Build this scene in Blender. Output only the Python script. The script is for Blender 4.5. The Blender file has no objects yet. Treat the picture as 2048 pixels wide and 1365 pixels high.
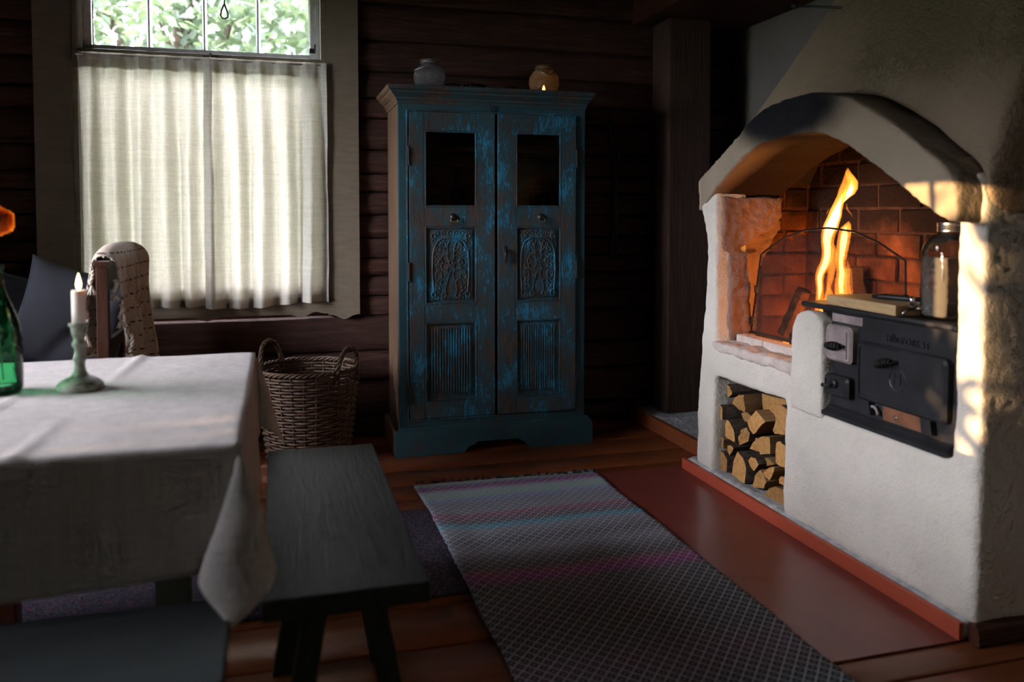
import bpy, bmesh, math, random
from mathutils import Vector, Matrix, noise
random.seed(7)
R = math.radians
scene = bpy.context.scene
COL = scene.collection

# ------------------------------------------------------------------ camera
cam_d = bpy.data.cameras.new('camera')
cam = bpy.data.objects.new('camera', cam_d)
COL.objects.link(cam)
cam.location = (0, 0, 1.18)
cam.rotation_euler = (R(90 - 2.35), 0, R(-15.87))
cam_d.sensor_fit = 'HORIZONTAL'
cam_d.sensor_width = 36.0
cam_d.lens = 1650 / 2048 * 36.0
cam_d.shift_y = -(682.5 - 499) / 2048
cam_d.clip_start = 0.05
cam_d.clip_end = 200
cam_d.dof.use_dof = True
cam_d.dof.focus_distance = 3.7
cam_d.dof.aperture_fstop = 1.8
scene.camera = cam

# ------------------------------------------------------------------ sky, sun, exposure
world = bpy.data.worlds.new('sky')
scene.world = world
world.use_nodes = True
bg = world.node_tree.nodes['Background']
bg.inputs['Color'].default_value = (0.88, 0.88, 1.0, 1)
bg.inputs['Strength'].default_value = 62.0

sun_d = bpy.data.lights.new('sun', 'SUN')
sun_d.energy = 17.0
sun_d.color = (1.0, 0.62, 0.30)
sun_d.angle = R(0.3)
sun = bpy.data.objects.new('sun', sun_d)
COL.objects.link(sun)
SUN_DIR = Vector((1.0, 0.040, -0.115)).normalized()
sun.rotation_euler = SUN_DIR.to_track_quat('-Z', 'Y').to_euler()
sun.location = (-8, 1, 3)

def portal(name, loc, direction, sx, sy):
    d = bpy.data.lights.new(name, 'AREA')
    d.shape = 'RECTANGLE'; d.size = sx; d.size_y = sy
    d.cycles.is_portal = True
    o = bpy.data.objects.new(name, d); COL.objects.link(o)
    o.location = loc
    o.rotation_euler = Vector(direction).to_track_quat('-Z', 'Y').to_euler()
    return o
portal('daylight_portal', (-2.44, 1.725, 1.28), (1, 0, 0), 0.30, 1.02)
portal('daylight_portal', (-2.44, 2.63, 1.51), (1, 0, 0), 1.10, 1.48)
portal('daylight_portal', (0.95, -1.79, 1.40), (0, 1, 0), 1.10, 1.00)
portal('daylight_portal', (-0.34, 4.70, 1.60), (0, -1, 0), 1.25, 1.80)

scene.view_settings.view_transform = 'Standard'
scene.view_settings.look = 'None'
scene.view_settings.gamma = 1.0
scene.view_settings.use_curve_mapping = False
scene.view_settings.exposure = 0.0
cy = scene.cycles
cy.use_denoising = True
try: cy.denoiser = 'OPENIMAGEDENOISE'
except Exception: pass
cy.use_adaptive_sampling = True; cy.adaptive_threshold = 0.08; cy.adaptive_min_samples = 20
cy.max_bounces = 7; cy.diffuse_bounces = 3; cy.glossy_bounces = 3
cy.transmission_bounces = 6; cy.transparent_max_bounces = 12; cy.volume_bounces = 0
cy.sample_clamp_indirect = 6.0
cy.caustics_reflective = False; cy.caustics_refractive = False

# ------------------------------------------------------------------ helpers
def tag(o, label=None, cat=None, group=None, kind=None):
    if label: o['label'] = label
    if cat: o['category'] = cat
    if group: o['group'] = group
    if kind: o['kind'] = kind
    return o

def wloc(p):
    v = Vector((0, 0, 0))
    while p is not None:
        v += p.location
        p = p.parent
    return v

def empty(name, loc, label=None, cat=None, group=None, kind=None, parent=None):
    o = bpy.data.objects.new(name, None)
    o.empty_display_size = 0.1
    COL.objects.link(o)
    o.location = Vector(loc) - (wloc(parent) if parent else Vector((0, 0, 0)))
    if parent: o.parent = parent
    return tag(o, label, cat, group, kind)

def mk(name, verts, faces, mat=None, parent=None, smooth=False, origin=None):
    """verts in WORLD coordinates; the origin is moved to the piece's base centre"""
    me = bpy.data.meshes.new(name)
    vs = [Vector(v) for v in verts]
    if origin is None:
        mn = [min(v[i] for v in vs) for i in range(3)]
        mx = [max(v[i] for v in vs) for i in range(3)]
        origin = Vector(((mn[0] + mx[0]) / 2, (mn[1] + mx[1]) / 2, mn[2]))
    else:
        origin = Vector(origin)
    me.from_pydata([v - origin for v in vs], [], faces)
    me.update()
    if smooth:
        me.polygons.foreach_set('use_smooth', [True] * len(me.polygons))
    if mat: me.materials.append(mat)
    o = bpy.data.objects.new(name, me)
    COL.objects.link(o)
    if parent is not None:
        o.parent = parent
        o.location = origin - wloc(parent)
    else:
        o.location = origin
    return o

def fix_normals(o):
    bm = bmesh.new(); bm.from_mesh(o.data)
    bmesh.ops.recalc_face_normals(bm, faces=bm.faces)
    bm.to_mesh(o.data); bm.free()
    return o

class MB:
    """collects shapes for one mesh"""
    def __init__(s): s.v = []; s.f = []
    def add(s, vs, fs):
        n = len(s.v); s.v += [Vector(v) for v in vs]; s.f += [tuple(i + n for i in f) for f in fs]
        return s
    def box(s, x0, x1, y0, y1, z0, z1, b=0.0):
        if b <= 0:
            v = [(x, y, z) for z in (z0, z1) for y in (y0, y1) for x in (x0, x1)]
            return s.add(v, [(0, 2, 3, 1), (4, 5, 7, 6), (0, 1, 5, 4), (2, 6, 7, 3), (0, 4, 6, 2), (1, 3, 7, 5)])
        bm = bmesh.new()
        bmesh.ops.create_cube(bm, size=1)
        for w in bm.verts:
            w.co = Vector(((x0 + x1) / 2 + w.co.x * (x1 - x0), (y0 + y1) / 2 + w.co.y * (y1 - y0), (z0 + z1) / 2 + w.co.z * (z1 - z0)))
        bmesh.ops.bevel(bm, geom=bm.edges[:], offset=b, segments=2, affect='EDGES', profile=0.6)
        s.bm(bm); bm.free()
        return s
    def bm(s, bm):
        bm.verts.index_update()
        return s.add([w.co.copy() for w in bm.verts], [tuple(w.index for w in f.verts) for f in bm.faces])
    def tube(s, pts, r, n=6, caps=True, closed=False):
        pts = [Vector(p) for p in pts]
        rs = r if isinstance(r, (list, tuple)) else [r] * len(pts)
        rings = []; up = None
        m = len(pts)
        for i, p in enumerate(pts):
            if closed: t = pts[(i + 1) % m] - pts[i - 1]
            else: t = pts[min(i + 1, m - 1)] - pts[max(i - 1, 0)]
            if t.length < 1e-9: t = Vector((0, 0, 1))
            t.normalize()
            if up is None:
                up = t.orthogonal().normalized()
            else:
                up = (up - t * up.dot(t))
                if up.length < 1e-6: up = t.orthogonal()
                up.normalize()
            w = t.cross(up)
            rings.append([p + (up * math.cos(2 * math.pi * k / n) + w * math.sin(2 * math.pi * k / n)) * rs[i] for k in range(n)])
        vs = [q for ring in rings for q in ring]; fs = []
        for i in range(m if closed else m - 1):
            a = i * n; b = ((i + 1) % m) * n
            for k in range(n):
                fs.append((a + k, a + (k + 1) % n, b + (k + 1) % n, b + k))
        if caps and not closed:
            fs.append(tuple(range(n - 1, -1, -1))); fs.append(tuple((m - 1) * n + k for k in range(n)))
        return s.add(vs, fs)
    def lathe(s, c, prof, n=24, axis='z', cap=True):
        """prof: list of (r, h) from bottom to top about the vertical through c"""
        c = Vector(c); vs = []; fs = []
        for (r, h) in prof:
            for k in range(n):
                a = 2 * math.pi * k / n
                if axis == 'z': q = Vector((r * math.cos(a), r * math.sin(a), h))
                elif axis == 'x': q = Vector((h, r * math.cos(a), r * math.sin(a)))
                else: q = Vector((r * math.sin(a), h, r * math.cos(a)))
                vs.append(c + q)
        m = len(prof)
        for i in range(m - 1):
            for k in range(n):
                fs.append((i * n + k, i * n + (k + 1) % n, (i + 1) * n + (k + 1) % n, (i + 1) * n + k))
        if cap:
            fs.append(tuple(range(n - 1, -1, -1))); fs.append(tuple((m - 1) * n + k for k in range(n)))
        return s.add(vs, fs)
    def prism(s, poly, a0, a1, axis='x'):
        """poly in the plane normal to axis, extruded from a0 to a1"""
        n = len(poly)
        def q(p, a):
            return (a, p[0], p[1]) if axis == 'x' else ((p[0], a, p[1]) if axis == 'y' else (p[0], p[1], a))
        vs = [q(p, a0) for p in poly] + [q(p, a1) for p in poly]
        fs = [tuple(range(n))[::-1], tuple(range(n, 2 * n))] + [(i, (i + 1) % n, n + (i + 1) % n, n + i) for i in range(n)]
        return s.add(vs, fs)
    def grid(s, fn, nu, nv, closeu=False):
        vs = [fn(i / nu, j / nv) for j in range(nv + 1) for i in range(nu + (0 if closeu else 1))]
        w = nu if closeu else nu + 1; fs = []
        for j in range(nv):
            for i in range(nu):
                i2 = (i + 1) % w if closeu else i + 1
                fs.append((j * w + i, j * w + i2, (j + 1) * w + i2, (j + 1) * w + i))
        return s.add(vs, fs)
    def build(s, name, mat=None, parent=None, smooth=False, fix=True, origin=None):
        o = mk(name, s.v, s.f, mat, parent, smooth, origin)
        if fix: fix_normals(o)
        return o

def modified(o, dist=None):
    """apply the object's modifiers to its mesh without operators"""
    dg = bpy.context.evaluated_depsgraph_get(); dg.update()
    me = bpy.data.meshes.new_from_object(o.evaluated_get(dg))
    o.modifiers.clear(); o.data = me
    return o

def auto_smooth(o, ang=35):
    """sharp edges by angle, the rest shaded smooth"""
    me = o.data
    bm = bmesh.new(); bm.from_mesh(me)
    for e in bm.edges:
        e.smooth = not (len(e.link_faces) == 2 and e.calc_face_angle(0) > R(ang))
    for f in bm.faces: f.smooth = True
    bm.to_mesh(me); bm.free()
    return o

def voxel(o, size, it=4, amp=0.0, sc=6.0, amp2=0.0, sc2=30.0):
    m = o.modifiers.new('r', 'REMESH'); m.mode = 'VOXEL'; m.voxel_size = size
    m = o.modifiers.new('s', 'SMOOTH'); m.iterations = it; m.factor = 0.5
    modified(o)
    me = o.data
    nr = [v.normal.copy() for v in me.vertices]
    for v, n in zip(me.vertices, nr):
        p = v.co + o.location
        v.co += n * (amp * noise.noise(p * sc) + amp2 * noise.noise(p * sc2))
    me.polygons.foreach_set('use_smooth', [True] * len(me.polygons))
    me.update()
    return o

def instance(o, name, loc, rot=None, parent=None, scale=None):
    c = o.copy(); COL.objects.link(c); c.name = name
    c.parent = parent
    c.location = Vector(loc) - (wloc(parent) if parent else Vector((0, 0, 0)))
    if rot: c.rotation_euler = rot
    if scale: c.scale = scale
    return c

def fbm(x, y=0.0, z=0.0, o=3):
    return sum(noise.noise(Vector((x * 2 ** i, y * 2 ** i, z * 2 ** i + 7 * i))) / 2 ** i for i in range(o))

# ------------------------------------------------------------------ materials
class NT:
    def __init__(s, name):
        s.m = bpy.data.materials.new(name); s.m.use_nodes = True
        s.t = s.m.node_tree; s.b = s.t.nodes['Principled BSDF']; s.out = s.t.nodes['Material Output']
    def n(s, t, **kw):
        x = s.t.nodes.new(t)
        for k, v in kw.items(): setattr(x, k, v)
        return x
    def l(s, a, b): s.t.links.new(a, b)
    def pos(s, scale=(1, 1, 1), rnd=0.0, loc=(0, 0, 0)):
        g = s.n('ShaderNodeNewGeometry'); mp = s.n('ShaderNodeMapping')
        mp.inputs['Scale'].default_value = scale; mp.inputs['Location'].default_value = loc
        if rnd:
            oi = s.n('ShaderNodeObjectInfo'); ml = s.n('ShaderNodeMath', operation='MULTIPLY'); ml.inputs[1].default_value = rnd
            s.l(oi.outputs['Random'], ml.inputs[0])
            ad = s.n('ShaderNodeVectorMath', operation='ADD'); s.l(g.outputs['Position'], ad.inputs[0]); s.l(ml.outputs[0], ad.inputs[1])
            s.l(ad.outputs[0], mp.inputs['Vector'])
        else: s.l(g.outputs['Position'], mp.inputs['Vector'])
        return mp.outputs[0]
    def noise(s, vec, scale=5, detail=4, rough=0.55, dist=0.0):
        x = s.n('ShaderNodeTexNoise'); s.l(vec, x.inputs['Vector'])
        x.inputs['Scale'].default_value = scale; x.inputs['Detail'].default_value = detail
        x.inputs['Roughness'].default_value = rough; x.inputs['Distortion'].default_value = dist
        return x.outputs['Fac']
    def ramp(s, fac, stops, interp='LINEAR'):
        x = s.n('ShaderNodeValToRGB'); s.l(fac, x.inputs['Fac']); cr = x.color_ramp; cr.interpolation = interp
        while len(cr.elements) < len(stops): cr.elements.new(0.5)
        for e, (p, c) in zip(cr.elements, stops):
            e.position = p
            e.color = (c, c, c, 1) if isinstance(c, (int, float)) else (*c, 1)
        return x.outputs['Color']
    def mix(s, fac, a, b, mode='MIX'):
        x = s.n('ShaderNodeMix', data_type='RGBA', blend_type=mode)
        for sock, v in ((x.inputs[0], fac), (x.inputs[6], a), (x.inputs[7], b)):
            if isinstance(v, (int, float)): sock.default_value = v
            elif isinstance(v, tuple): sock.default_value = (*v, 1)
            else: s.l(v, sock)
        return x.outputs[2]
    def math(s, op, a, b=None, c=None):
        x = s.n('ShaderNodeMath', operation=op)
        for i, v in enumerate((a, b, c)):
            if v is None: continue
            if isinstance(v, (int, float)): x.inputs[i].default_value = v
            else: s.l(v, x.inputs[i])
        return x.outputs[0]
    def xyz(s):
        g = s.n('ShaderNodeNewGeometry'); q = s.n('ShaderNodeSeparateXYZ'); s.l(g.outputs['Position'], q.inputs[0])
        return q.outputs
    def rand(s): return s.n('ShaderNodeObjectInfo').outputs['Random']
    def bump(s, h, strength=0.3, dist=0.01):
        x = s.n('ShaderNodeBump'); x.inputs['Strength'].default_value = strength; x.inputs['Distance'].default_value = dist
        s.l(h, x.inputs['Height']); s.l(x.outputs[0], s.b.inputs['Normal']); return x.outputs[0]
    def base(s, c):
        if isinstance(c, tuple): s.b.inputs['Base Color'].default_value = (*c, 1)
        else: s.l(c, s.b.inputs['Base Color'])
        return s
    def p(s, **kw):
        for k, v in kw.items():
            i = s.b.inputs[k.replace('_', ' ')]
            if isinstance(v, (int, float)): i.default_value = v
            elif isinstance(v, tuple): i.default_value = (*v, 1)
            else: s.l(v, i)
        return s

MT = {}
def simple(name, c, rough=0.6, var=0.25, sc=8.0, stretch=(1, 1, 1), bump=0.0, bsc=40.0, bd=0.004, rnd=0.0, spec=0.5, metal=0.0):
    t = NT(name); v = t.pos(stretch, rnd)
    f = t.noise(v, sc, 5)
    d = tuple(x * (1 - var) for x in c); u = tuple(min(1, x * (1 + var)) for x in c)
    t.base(t.ramp(f, [(0.28, d), (0.72, u)])).p(Roughness=rough, Metallic=metal, Specular_IOR_Level=spec)
    if bump: t.bump(t.noise(v, bsc, 4), bump, bd)
    MT[name] = t.m
    return t.m

# old timber walls: long grain, dark
def wood(name, stops, gx, rough=0.7, bump=0.4, sc=7, rnd=3.0, bd=0.004, spec=0.35, tone=0.0):
    t = NT(name); v = t.pos(gx, rnd)
    f = t.noise(v, sc, 6, 0.65, 0.4)
    c = t.ramp(f, stops)
    if tone:
        c = t.mix(1.0, c, t.ramp(t.rand(), [(0.0, 1 - tone), (1.0, 1 + tone * 0.6)]), 'MULTIPLY')
    t.base(c).p(Roughness=rough, Specular_IOR_Level=spec)
    t.bump(f, bump, bd)
    MT[name] = t.m
    return t.m

wood('log', [(0.25, (0.019, 0.008, 0.006)), (0.5, (0.055, 0.023, 0.016)), (0.75, (0.105, 0.050, 0.037))], (1.2, 12, 12), 0.75, 0.9, 4, 5, 0.01, 0.25, 0.25)
wood('plank', [(0.25, (0.14, 0.036, 0.012)), (0.55, (0.205, 0.056, 0.018)), (0.8, (0.25, 0.076, 0.028))], (1.0, 9, 9), 0.32, 0.25, 4, 4, 0.003, 0.5, 0.15)
wood('floor_under', [(0.3, (0.010, 0.006, 0.004)), (0.7, (0.025, 0.014, 0.010))], (1, 6, 6))
wood('post_wood', [(0.25, (0.024, 0.010, 0.006)), (0.5, (0.050, 0.025, 0.016)), (0.78, (0.080, 0.045, 0.032))], (14, 14, 1.1), 0.75, 0.7, 4, 2, 0.006)
wood('beam_wood', [(0.3, (0.035, 0.010, 0.006)), (0.7, (0.075, 0.022, 0.012))], (8, 1, 8), 0.7, 0.5)
wood('cab_side', [(0.25, (0.10, 0.050, 0.028)), (0.55, (0.18, 0.105, 0.066)), (0.8, (0.25, 0.165, 0.11))], (10, 10, 0.8), 0.6, 0.3, 5)
wood('cab_inside', [(0.3, (0.12, 0.06, 0.03)), (0.7, (0.30, 0.16, 0.08))], (1, 10, 10), 0.6, 0.2, 5)
wood('chair_wood', [(0.25, (0.026, 0.008, 0.004)), (0.6, (0.062, 0.021, 0.010)), (0.85, (0.09, 0.036, 0.018))], (12, 12, 1), 0.35, 0.15, 5)
wood('red_leg', [(0.3, (0.05, 0.012, 0.006)), (0.7, (0.09, 0.026, 0.012))], (12, 12, 1), 0.5, 0.15, 5)
wood('board_wood', [(0.25, (0.42, 0.26, 0.12)), (0.55, (0.58, 0.40, 0.20)), (0.8, (0.66, 0.48, 0.27))], (16, 1.5, 16), 0.5, 0.1, 5)
wood('bench_paint', [(0.25, (0.009, 0.011, 0.008)), (0.5, (0.017, 0.020, 0.015)), (0.8, (0.030, 0.034, 0.027))], (10, 1.0, 10), 0.55, 0.8, 5, 2, 0.003, 0.14)
wood('bench_paint_x', [(0.25, (0.030, 0.036, 0.036)), (0.5, (0.046, 0.054, 0.053)), (0.8, (0.064, 0.072, 0.068))], (1.0, 10, 10), 0.45, 0.4, 5, 2, 0.003, 0.5)
wood('table_paint', [(0.3, (0.035, 0.045, 0.032)), (0.7, (0.06, 0.075, 0.055))], (10, 10, 1), 0.5, 0.3, 5)
wood('split_wood', [(0.2, (0.28, 0.115, 0.032)), (0.5, (0.50, 0.25, 0.080)), (0.8, (0.62, 0.37, 0.15))], (4, 26, 26), 0.7, 0.5, 2.5, 6, 0.004, 0.3, 0.35)
wood('split_side', [(0.2, (0.16, 0.08, 0.035)), (0.55, (0.30, 0.17, 0.08)), (0.8, (0.40, 0.25, 0.13))], (2, 30, 30), 0.8, 0.7, 3, 6, 0.006, 0.2, 0.35)
wood('bark', [(0.25, (0.035, 0.024, 0.018)), (0.5, (0.10, 0.07, 0.052)), (0.8, (0.20, 0.15, 0.12))], (10, 22, 22), 0.9, 1.0, 4, 6, 0.012, 0.2)
wood('charred', [(0.3, (0.012, 0.006, 0.004)), (0.62, (0.10, 0.04, 0.012)), (0.85, (0.35, 0.17, 0.06))], (2, 14, 14), 0.9, 0.9, 3, 6, 0.01, 0.1)
wood('tree_bark', [(0.3, (0.03, 0.022, 0.015)), (0.7, (0.09, 0.07, 0.05))], (8, 8, 1), 0.9, 0.8)

simple('frame_paint', (0.18, 0.142, 0.100), 0.5, 0.14, 5, (2, 2, 9), 0.25, 30)
simple('sash_paint', (0.72, 0.71, 0.68), 0.45, 0.18, 20, (1, 1, 1), 0.5, 60)
simple('iron', (0.020, 0.020, 0.022), 0.42, 0.35, 14, (1, 1, 1), 0.25, 120, 0.002, 0, 0.45)
simple('iron_black', (0.012, 0.011, 0.011), 0.5, 0.3, 20)
simple('iron_ash', (0.30, 0.235, 0.225), 0.8, 0.28, 26, (1, 1, 1), 0.3, 160, 0.002)
simple('rust', (0.20, 0.075, 0.035), 0.85, 0.5, 16, (1, 1, 1), 0.3, 80)
simple('kick_red', (0.42, 0.075, 0.038), 0.42, 0.08, 6)
simple('edge_red', (0.24, 0.065, 0.022), 0.42, 0.15, 9)
simple('concrete', (0.42, 0.42, 0.42), 0.9, 0.30, 22, (1, 1, 1), 0.9, 45, 0.012)
simple('steel', (0.62, 0.62, 0.63), 0.18, 0.06, 9, metal=1.0)
simple('zinc', (0.45, 0.45, 0.46), 0.32, 0.15, 30, metal=1.0)
simple('brass', (0.20, 0.15, 0.075), 0.35, 0.25, 30, metal=1.0)
t = NT('brick'); v = t.pos((1, 1, 1), 4.0); u = t.pos((1, 1, 1)); f = t.noise(v, 12, 5); k = t.noise(u, 3.5, 4)
X, Y, Z = t.xyz()
c = t.ramp(f, [(0.28, (0.13, 0.042, 0.020)), (0.72, (0.30, 0.110, 0.050))])
c = t.mix(1.0, c, t.ramp(t.rand(), [(0.0, 0.65), (1.0, 1.15)]), 'MULTIPLY')
# soot gathers in clouds, thicker towards the flue
d = t.math('ADD', t.math('MULTIPLY', t.math('SUBTRACT', Z, 0.90), 1.5), t.math('MULTIPLY', t.math('SUBTRACT', k, 0.5), 1.8))
c = t.mix(t.ramp(d, [(0.0, 0.12), (0.42, 0.95)]), c, (0.016, 0.009, 0.006))
t.base(c).p(Roughness=0.9, Specular_IOR_Level=0.2); t.bump(t.noise(v, 60, 4), 0.9, 0.008); MT['brick'] = t.m
simple('brick_white', (0.62, 0.52, 0.46), 0.9, 0.22, 14, (1, 1, 1), 0.9, 40, 0.01, 4.0, 0.2)
simple('mortar', (0.075, 0.030, 0.017), 0.95, 0.4, 18, (1, 1, 1), 0.8, 60, 0.01)
simple('soot', (0.018, 0.012, 0.010), 0.95, 0.4, 9, (1, 1, 1), 0.6, 40)
simple('ash', (0.16, 0.13, 0.12), 0.95, 0.4, 20, (1, 1, 1), 0.8, 50, 0.01)
simple('cushion', (0.027, 0.027, 0.036), 0.9, 0.10, 8, (1, 1, 1), 0.25, 260, 0.002)
simple('moulding', (0.060, 0.018, 0.009), 0.38, 0.3, 12, (1, 9, 9), 0.2)
simple('wax', (0.80, 0.76, 0.68), 0.45, 0.04, 6)
simple('wick', (0.02, 0.015, 0.01), 0.9)
simple('leather', (0.025, 0.018, 0.016), 0.6)
simple('stem_green', (0.10, 0.20, 0.05), 0.6)
simple('throw_yarn', (0.60, 0.52, 0.43), 0.95, 0.12, 60, (1, 1, 1), 0.3, 200)
simple('rug_yarn', (0.022, 0.020, 0.026), 0.95, 0.3, 60)
simple('wicker', (0.070, 0.036, 0.019), 0.55, 0.40, 26, (1, 1, 1), 0.3, 90, 0.003, 3.0)
simple('paint_white', (0.70, 0.69, 0.66), 0.5)
simple('baffle_near', (0.085, 0.085, 0.068), 0.95, 0.4, 2)
simple('baffle_dark', (0.035, 0.034, 0.028), 0.95, 0.4, 2)
simple('ground_grass', (0.035, 0.06, 0.018), 0.95, 0.4, 3)
simple('rope', (0.35, 0.27, 0.18), 0.9)

# candlestick: chalky pale green paint rubbed to wood
t = NT('candlestick_paint'); v = t.pos((1, 1, 1)); f = t.noise(v, 55, 5, 0.7)
t.base(t.ramp(f, [(0.35, (0.12, 0.09, 0.065)), (0.45, (0.24, 0.23, 0.185)), (0.62, (0.30, 0.295, 0.245)), (0.8, (0.38, 0.36, 0.31))])).p(Roughness=0.6)
t.bump(f, 0.3, 0.002); MT['candlestick_paint'] = t.m

# red painted floor sheet
t = NT('floor_sheet'); f = t.noise(t.pos((1, 1, 1)), 7.0, 4)
t.base(t.ramp(f, [(0.28, (0.165, 0.036, 0.027)), (0.72, (0.215, 0.050, 0.037))])).p(Roughness=0.32, Specular_IOR_Level=0.5)
MT['floor_sheet'] = t.m

# lime plaster, with soot where the smoke licks the arch
def plaster(name, col, soot=None, bump=0.5, warm=0.0, inner=False):
    t = NT(name); v = t.pos((1, 1, 1))
    f = t.noise(v, 2.6, 6, 0.6); g = t.noise(v, 30, 5, 0.65); h = t.noise(v, 140, 3)
    c = t.ramp(f, [(0.3, tuple(x * 0.86 for x in col)), (0.7, tuple(min(1, x * 1.06) for x in col))])
    c = t.mix(t.ramp(g, [(0.60, 0.0), (0.78, 0.35)]), c, tuple(x * 0.62 for x in col))
    # small dark pocks
    c = t.mix(t.ramp(h, [(0.70, 0.0), (0.76, 0.5)]), c, (0.12, 0.09, 0.07))
    X, Y, Z = t.xyz()
    if soot:
        yc, zc, ry, rz = soot
        a = t.math('MULTIPLY', t.math('SUBTRACT', Y, yc), 1 / ry); b = t.math('MULTIPLY', t.math('SUBTRACT', Z, zc), 1 / rz)
        d = t.math('SQRT', t.math('ADD', t.math('MULTIPLY', a, a), t.math('MULTIPLY', b, b)))
        d = t.math('ADD', d, t.math('MULTIPLY', t.math('SUBTRACT', f, 0.5), 0.5))
        c = t.mix(t.ramp(d, [(0.45, 1.0), (1.0, 0.0)], 'EASE'), c, (0.012, 0.012, 0.015))
    if inner:
        # smoke black further into the firebox
        d = t.math('ADD', t.math('MULTIPLY', t.math('SUBTRACT', X, inner), 9.0), t.math('MULTIPLY', t.math('SUBTRACT', f, 0.5), 0.5))
        ins = t.math('MULTIPLY', t.math('GREATER_THAN', Y, 1.884), t.math('LESS_THAN', Y, 3.335))
        c = t.mix(t.math('MULTIPLY', t.ramp(d, [(0.0, 0.0), (0.9, 1.0)]), ins), c, (0.022, 0.012, 0.009))
    t.base(c).p(Roughness=0.9, Specular_IOR_Level=0.2)
    hh = t.math('ADD', t.math('MULTIPLY', g, 0.7), t.math('MULTIPLY', h, 0.35))
    t.bump(hh, bump, 0.02)
    MT[name] = t.m
    return t.m
plaster('plaster', (0.75, 0.68, 0.59), inner=1.98, bump=0.7)
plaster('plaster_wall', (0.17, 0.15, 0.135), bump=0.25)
plaster('plaster_lip', (0.39, 0.31, 0.225), soot=(2.60, 1.56, 0.46, 0.17), bump=0.4, inner=1.80)
plaster('plaster_hood', (0.36, 0.275, 0.19), bump=0.9)
plaster('plaster_lining', (0.30, 0.185, 0.150), bump=0.7)

# worn teal paint over old wood: keep = how much dull paint has gone, chips = how many bright flakes are left
def teal(name, keep, chips):
    t = NT(name)
    f = t.noise(t.pos((16, 16, 4)), 2.2, 7, 0.68, 0.5); g = t.noise(t.pos((34, 34, 7)), 2.0, 6, 0.72); k = t.noise(t.pos((1, 1, 1)), 5.0, 4)
    r = t.noise(t.pos((60, 60, 14)), 2.4, 6, 0.75)
    bare = t.ramp(g, [(0.3, (0.036, 0.023, 0.017)), (0.55, (0.066, 0.049, 0.040)), (0.75, (0.092, 0.078, 0.068))])
    old = t.ramp(k, [(0.32, (0.005, 0.050, 0.074)), (0.5, (0.013, 0.064, 0.082)), (0.68, (0.028, 0.068, 0.074))])
    a = t.math('ADD', t.math('MULTIPLY', f, 0.6), t.math('MULTIPLY', k, 0.4))
    c = t.mix(t.ramp(a, [(keep - 0.07, 0.0), (keep + 0.05, 0.92)]), bare, old)
    b = t.math('ADD', t.math('MULTIPLY', r, 0.42), t.math('ADD', t.math('MULTIPLY', f, 0.25), t.math('MULTIPLY', k, 0.33)))
    c = t.mix(t.ramp(b, [(chips, 0.0), (chips + 0.022, 1.0)]), c, t.ramp(g, [(0.35, (0.014, 0.150, 0.275)), (0.65, (0.030, 0.215, 0.36))]))
    t.base(c).p(Roughness=0.55, Specular_IOR_Level=0.3)
    t.bump(t.math('ADD', f, t.math('ADD', g, r)), 0.4, 0.003)
    MT[name] = t.m
teal('teal_frame', 0.42, 0.58)
teal('teal_door', 0.485, 0.535)
teal('teal_cornice', 0.50, 0.62)

# linen: thin cloth that lets light through
def linen(name, col, trans, tfac, fine=500, slub=60):
    t = NT(name)
    v = t.pos((1, 1, 0.06)); w = t.pos((0.06, 0.06, 1)); u = t.pos((1, 1, 1))
    a = t.noise(v, fine, 2); b = t.noise(w, fine, 2); s1 = t.noise(t.pos((1, 1, 0.03)), slub * 2, 3); s2 = t.noise(t.pos((0.03, 0.03, 1)), slub * 2, 3)
    h = t.math('ADD', t.math('ADD', a, b), t.math('MULTIPLY', t.math('ADD', s1, s2), 0.8))
    fac = t.ramp(t.math('MULTIPLY', h, 0.28), [(0.40, tuple(x * 0.72 for x in col)), (0.60, col)])
    t.base(fac).p(Roughness=0.95, Specular_IOR_Level=0.1)
    bn = t.bump(t.math('ADD', h, t.math('MULTIPLY', t.noise(u, 60, 3), 2.0)), 0.35, 0.002)
    tr = t.n('ShaderNodeBsdfTranslucent')
    t.l(t.mix(1.0, fac, trans, 'MULTIPLY'), tr.inputs['Color'])
    mx = t.n('ShaderNodeMixShader'); mx.inputs[0].default_value = tfac
    t.l(t.b.outputs[0], mx.inputs[1]); t.l(tr.outputs[0], mx.inputs[2]); t.l(mx.outputs[0], t.out.inputs['Surface'])
    MT[name] = t.m
linen('curtain_linen', (0.82, 0.77, 0.69), (0.92, 0.87, 0.78), 0.31)
linen('table_linen', (0.74, 0.68, 0.66), (1.0, 0.93, 0.58), 0.36)

# blanket: beige weave with rows of dark dashes
t = NT('throw'); X, Y, Z = t.xyz(); v = t.pos((1, 1, 1))
rows = t.math('FRACT', t.math('MULTIPLY', Z, 20.0))
dash = t.math('FRACT', t.math('MULTIPLY', t.math('ADD', Y, t.math('MULTIPLY', X, 0.7)), 26.0))
m = t.math('MULTIPLY', t.math('LESS_THAN', rows, 0.13), t.math('LESS_THAN', dash, 0.62))
m = t.math('MULTIPLY', m, t.math('GREATER_THAN', t.noise(v, 60, 2), 0.42))
f = t.noise(v, 160, 2)
t.base(t.mix(m, t.ramp(f, [(0.3, (0.36, 0.29, 0.23)), (0.7, (0.52, 0.44, 0.36))]), (0.10, 0.075, 0.062))).p(Roughness=0.95, Specular_IOR_Level=0.1)
t.bump(t.math('ADD', f, t.math('MULTIPLY', m, 0.8)), 0.5, 0.003); MT['throw'] = t.m

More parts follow.
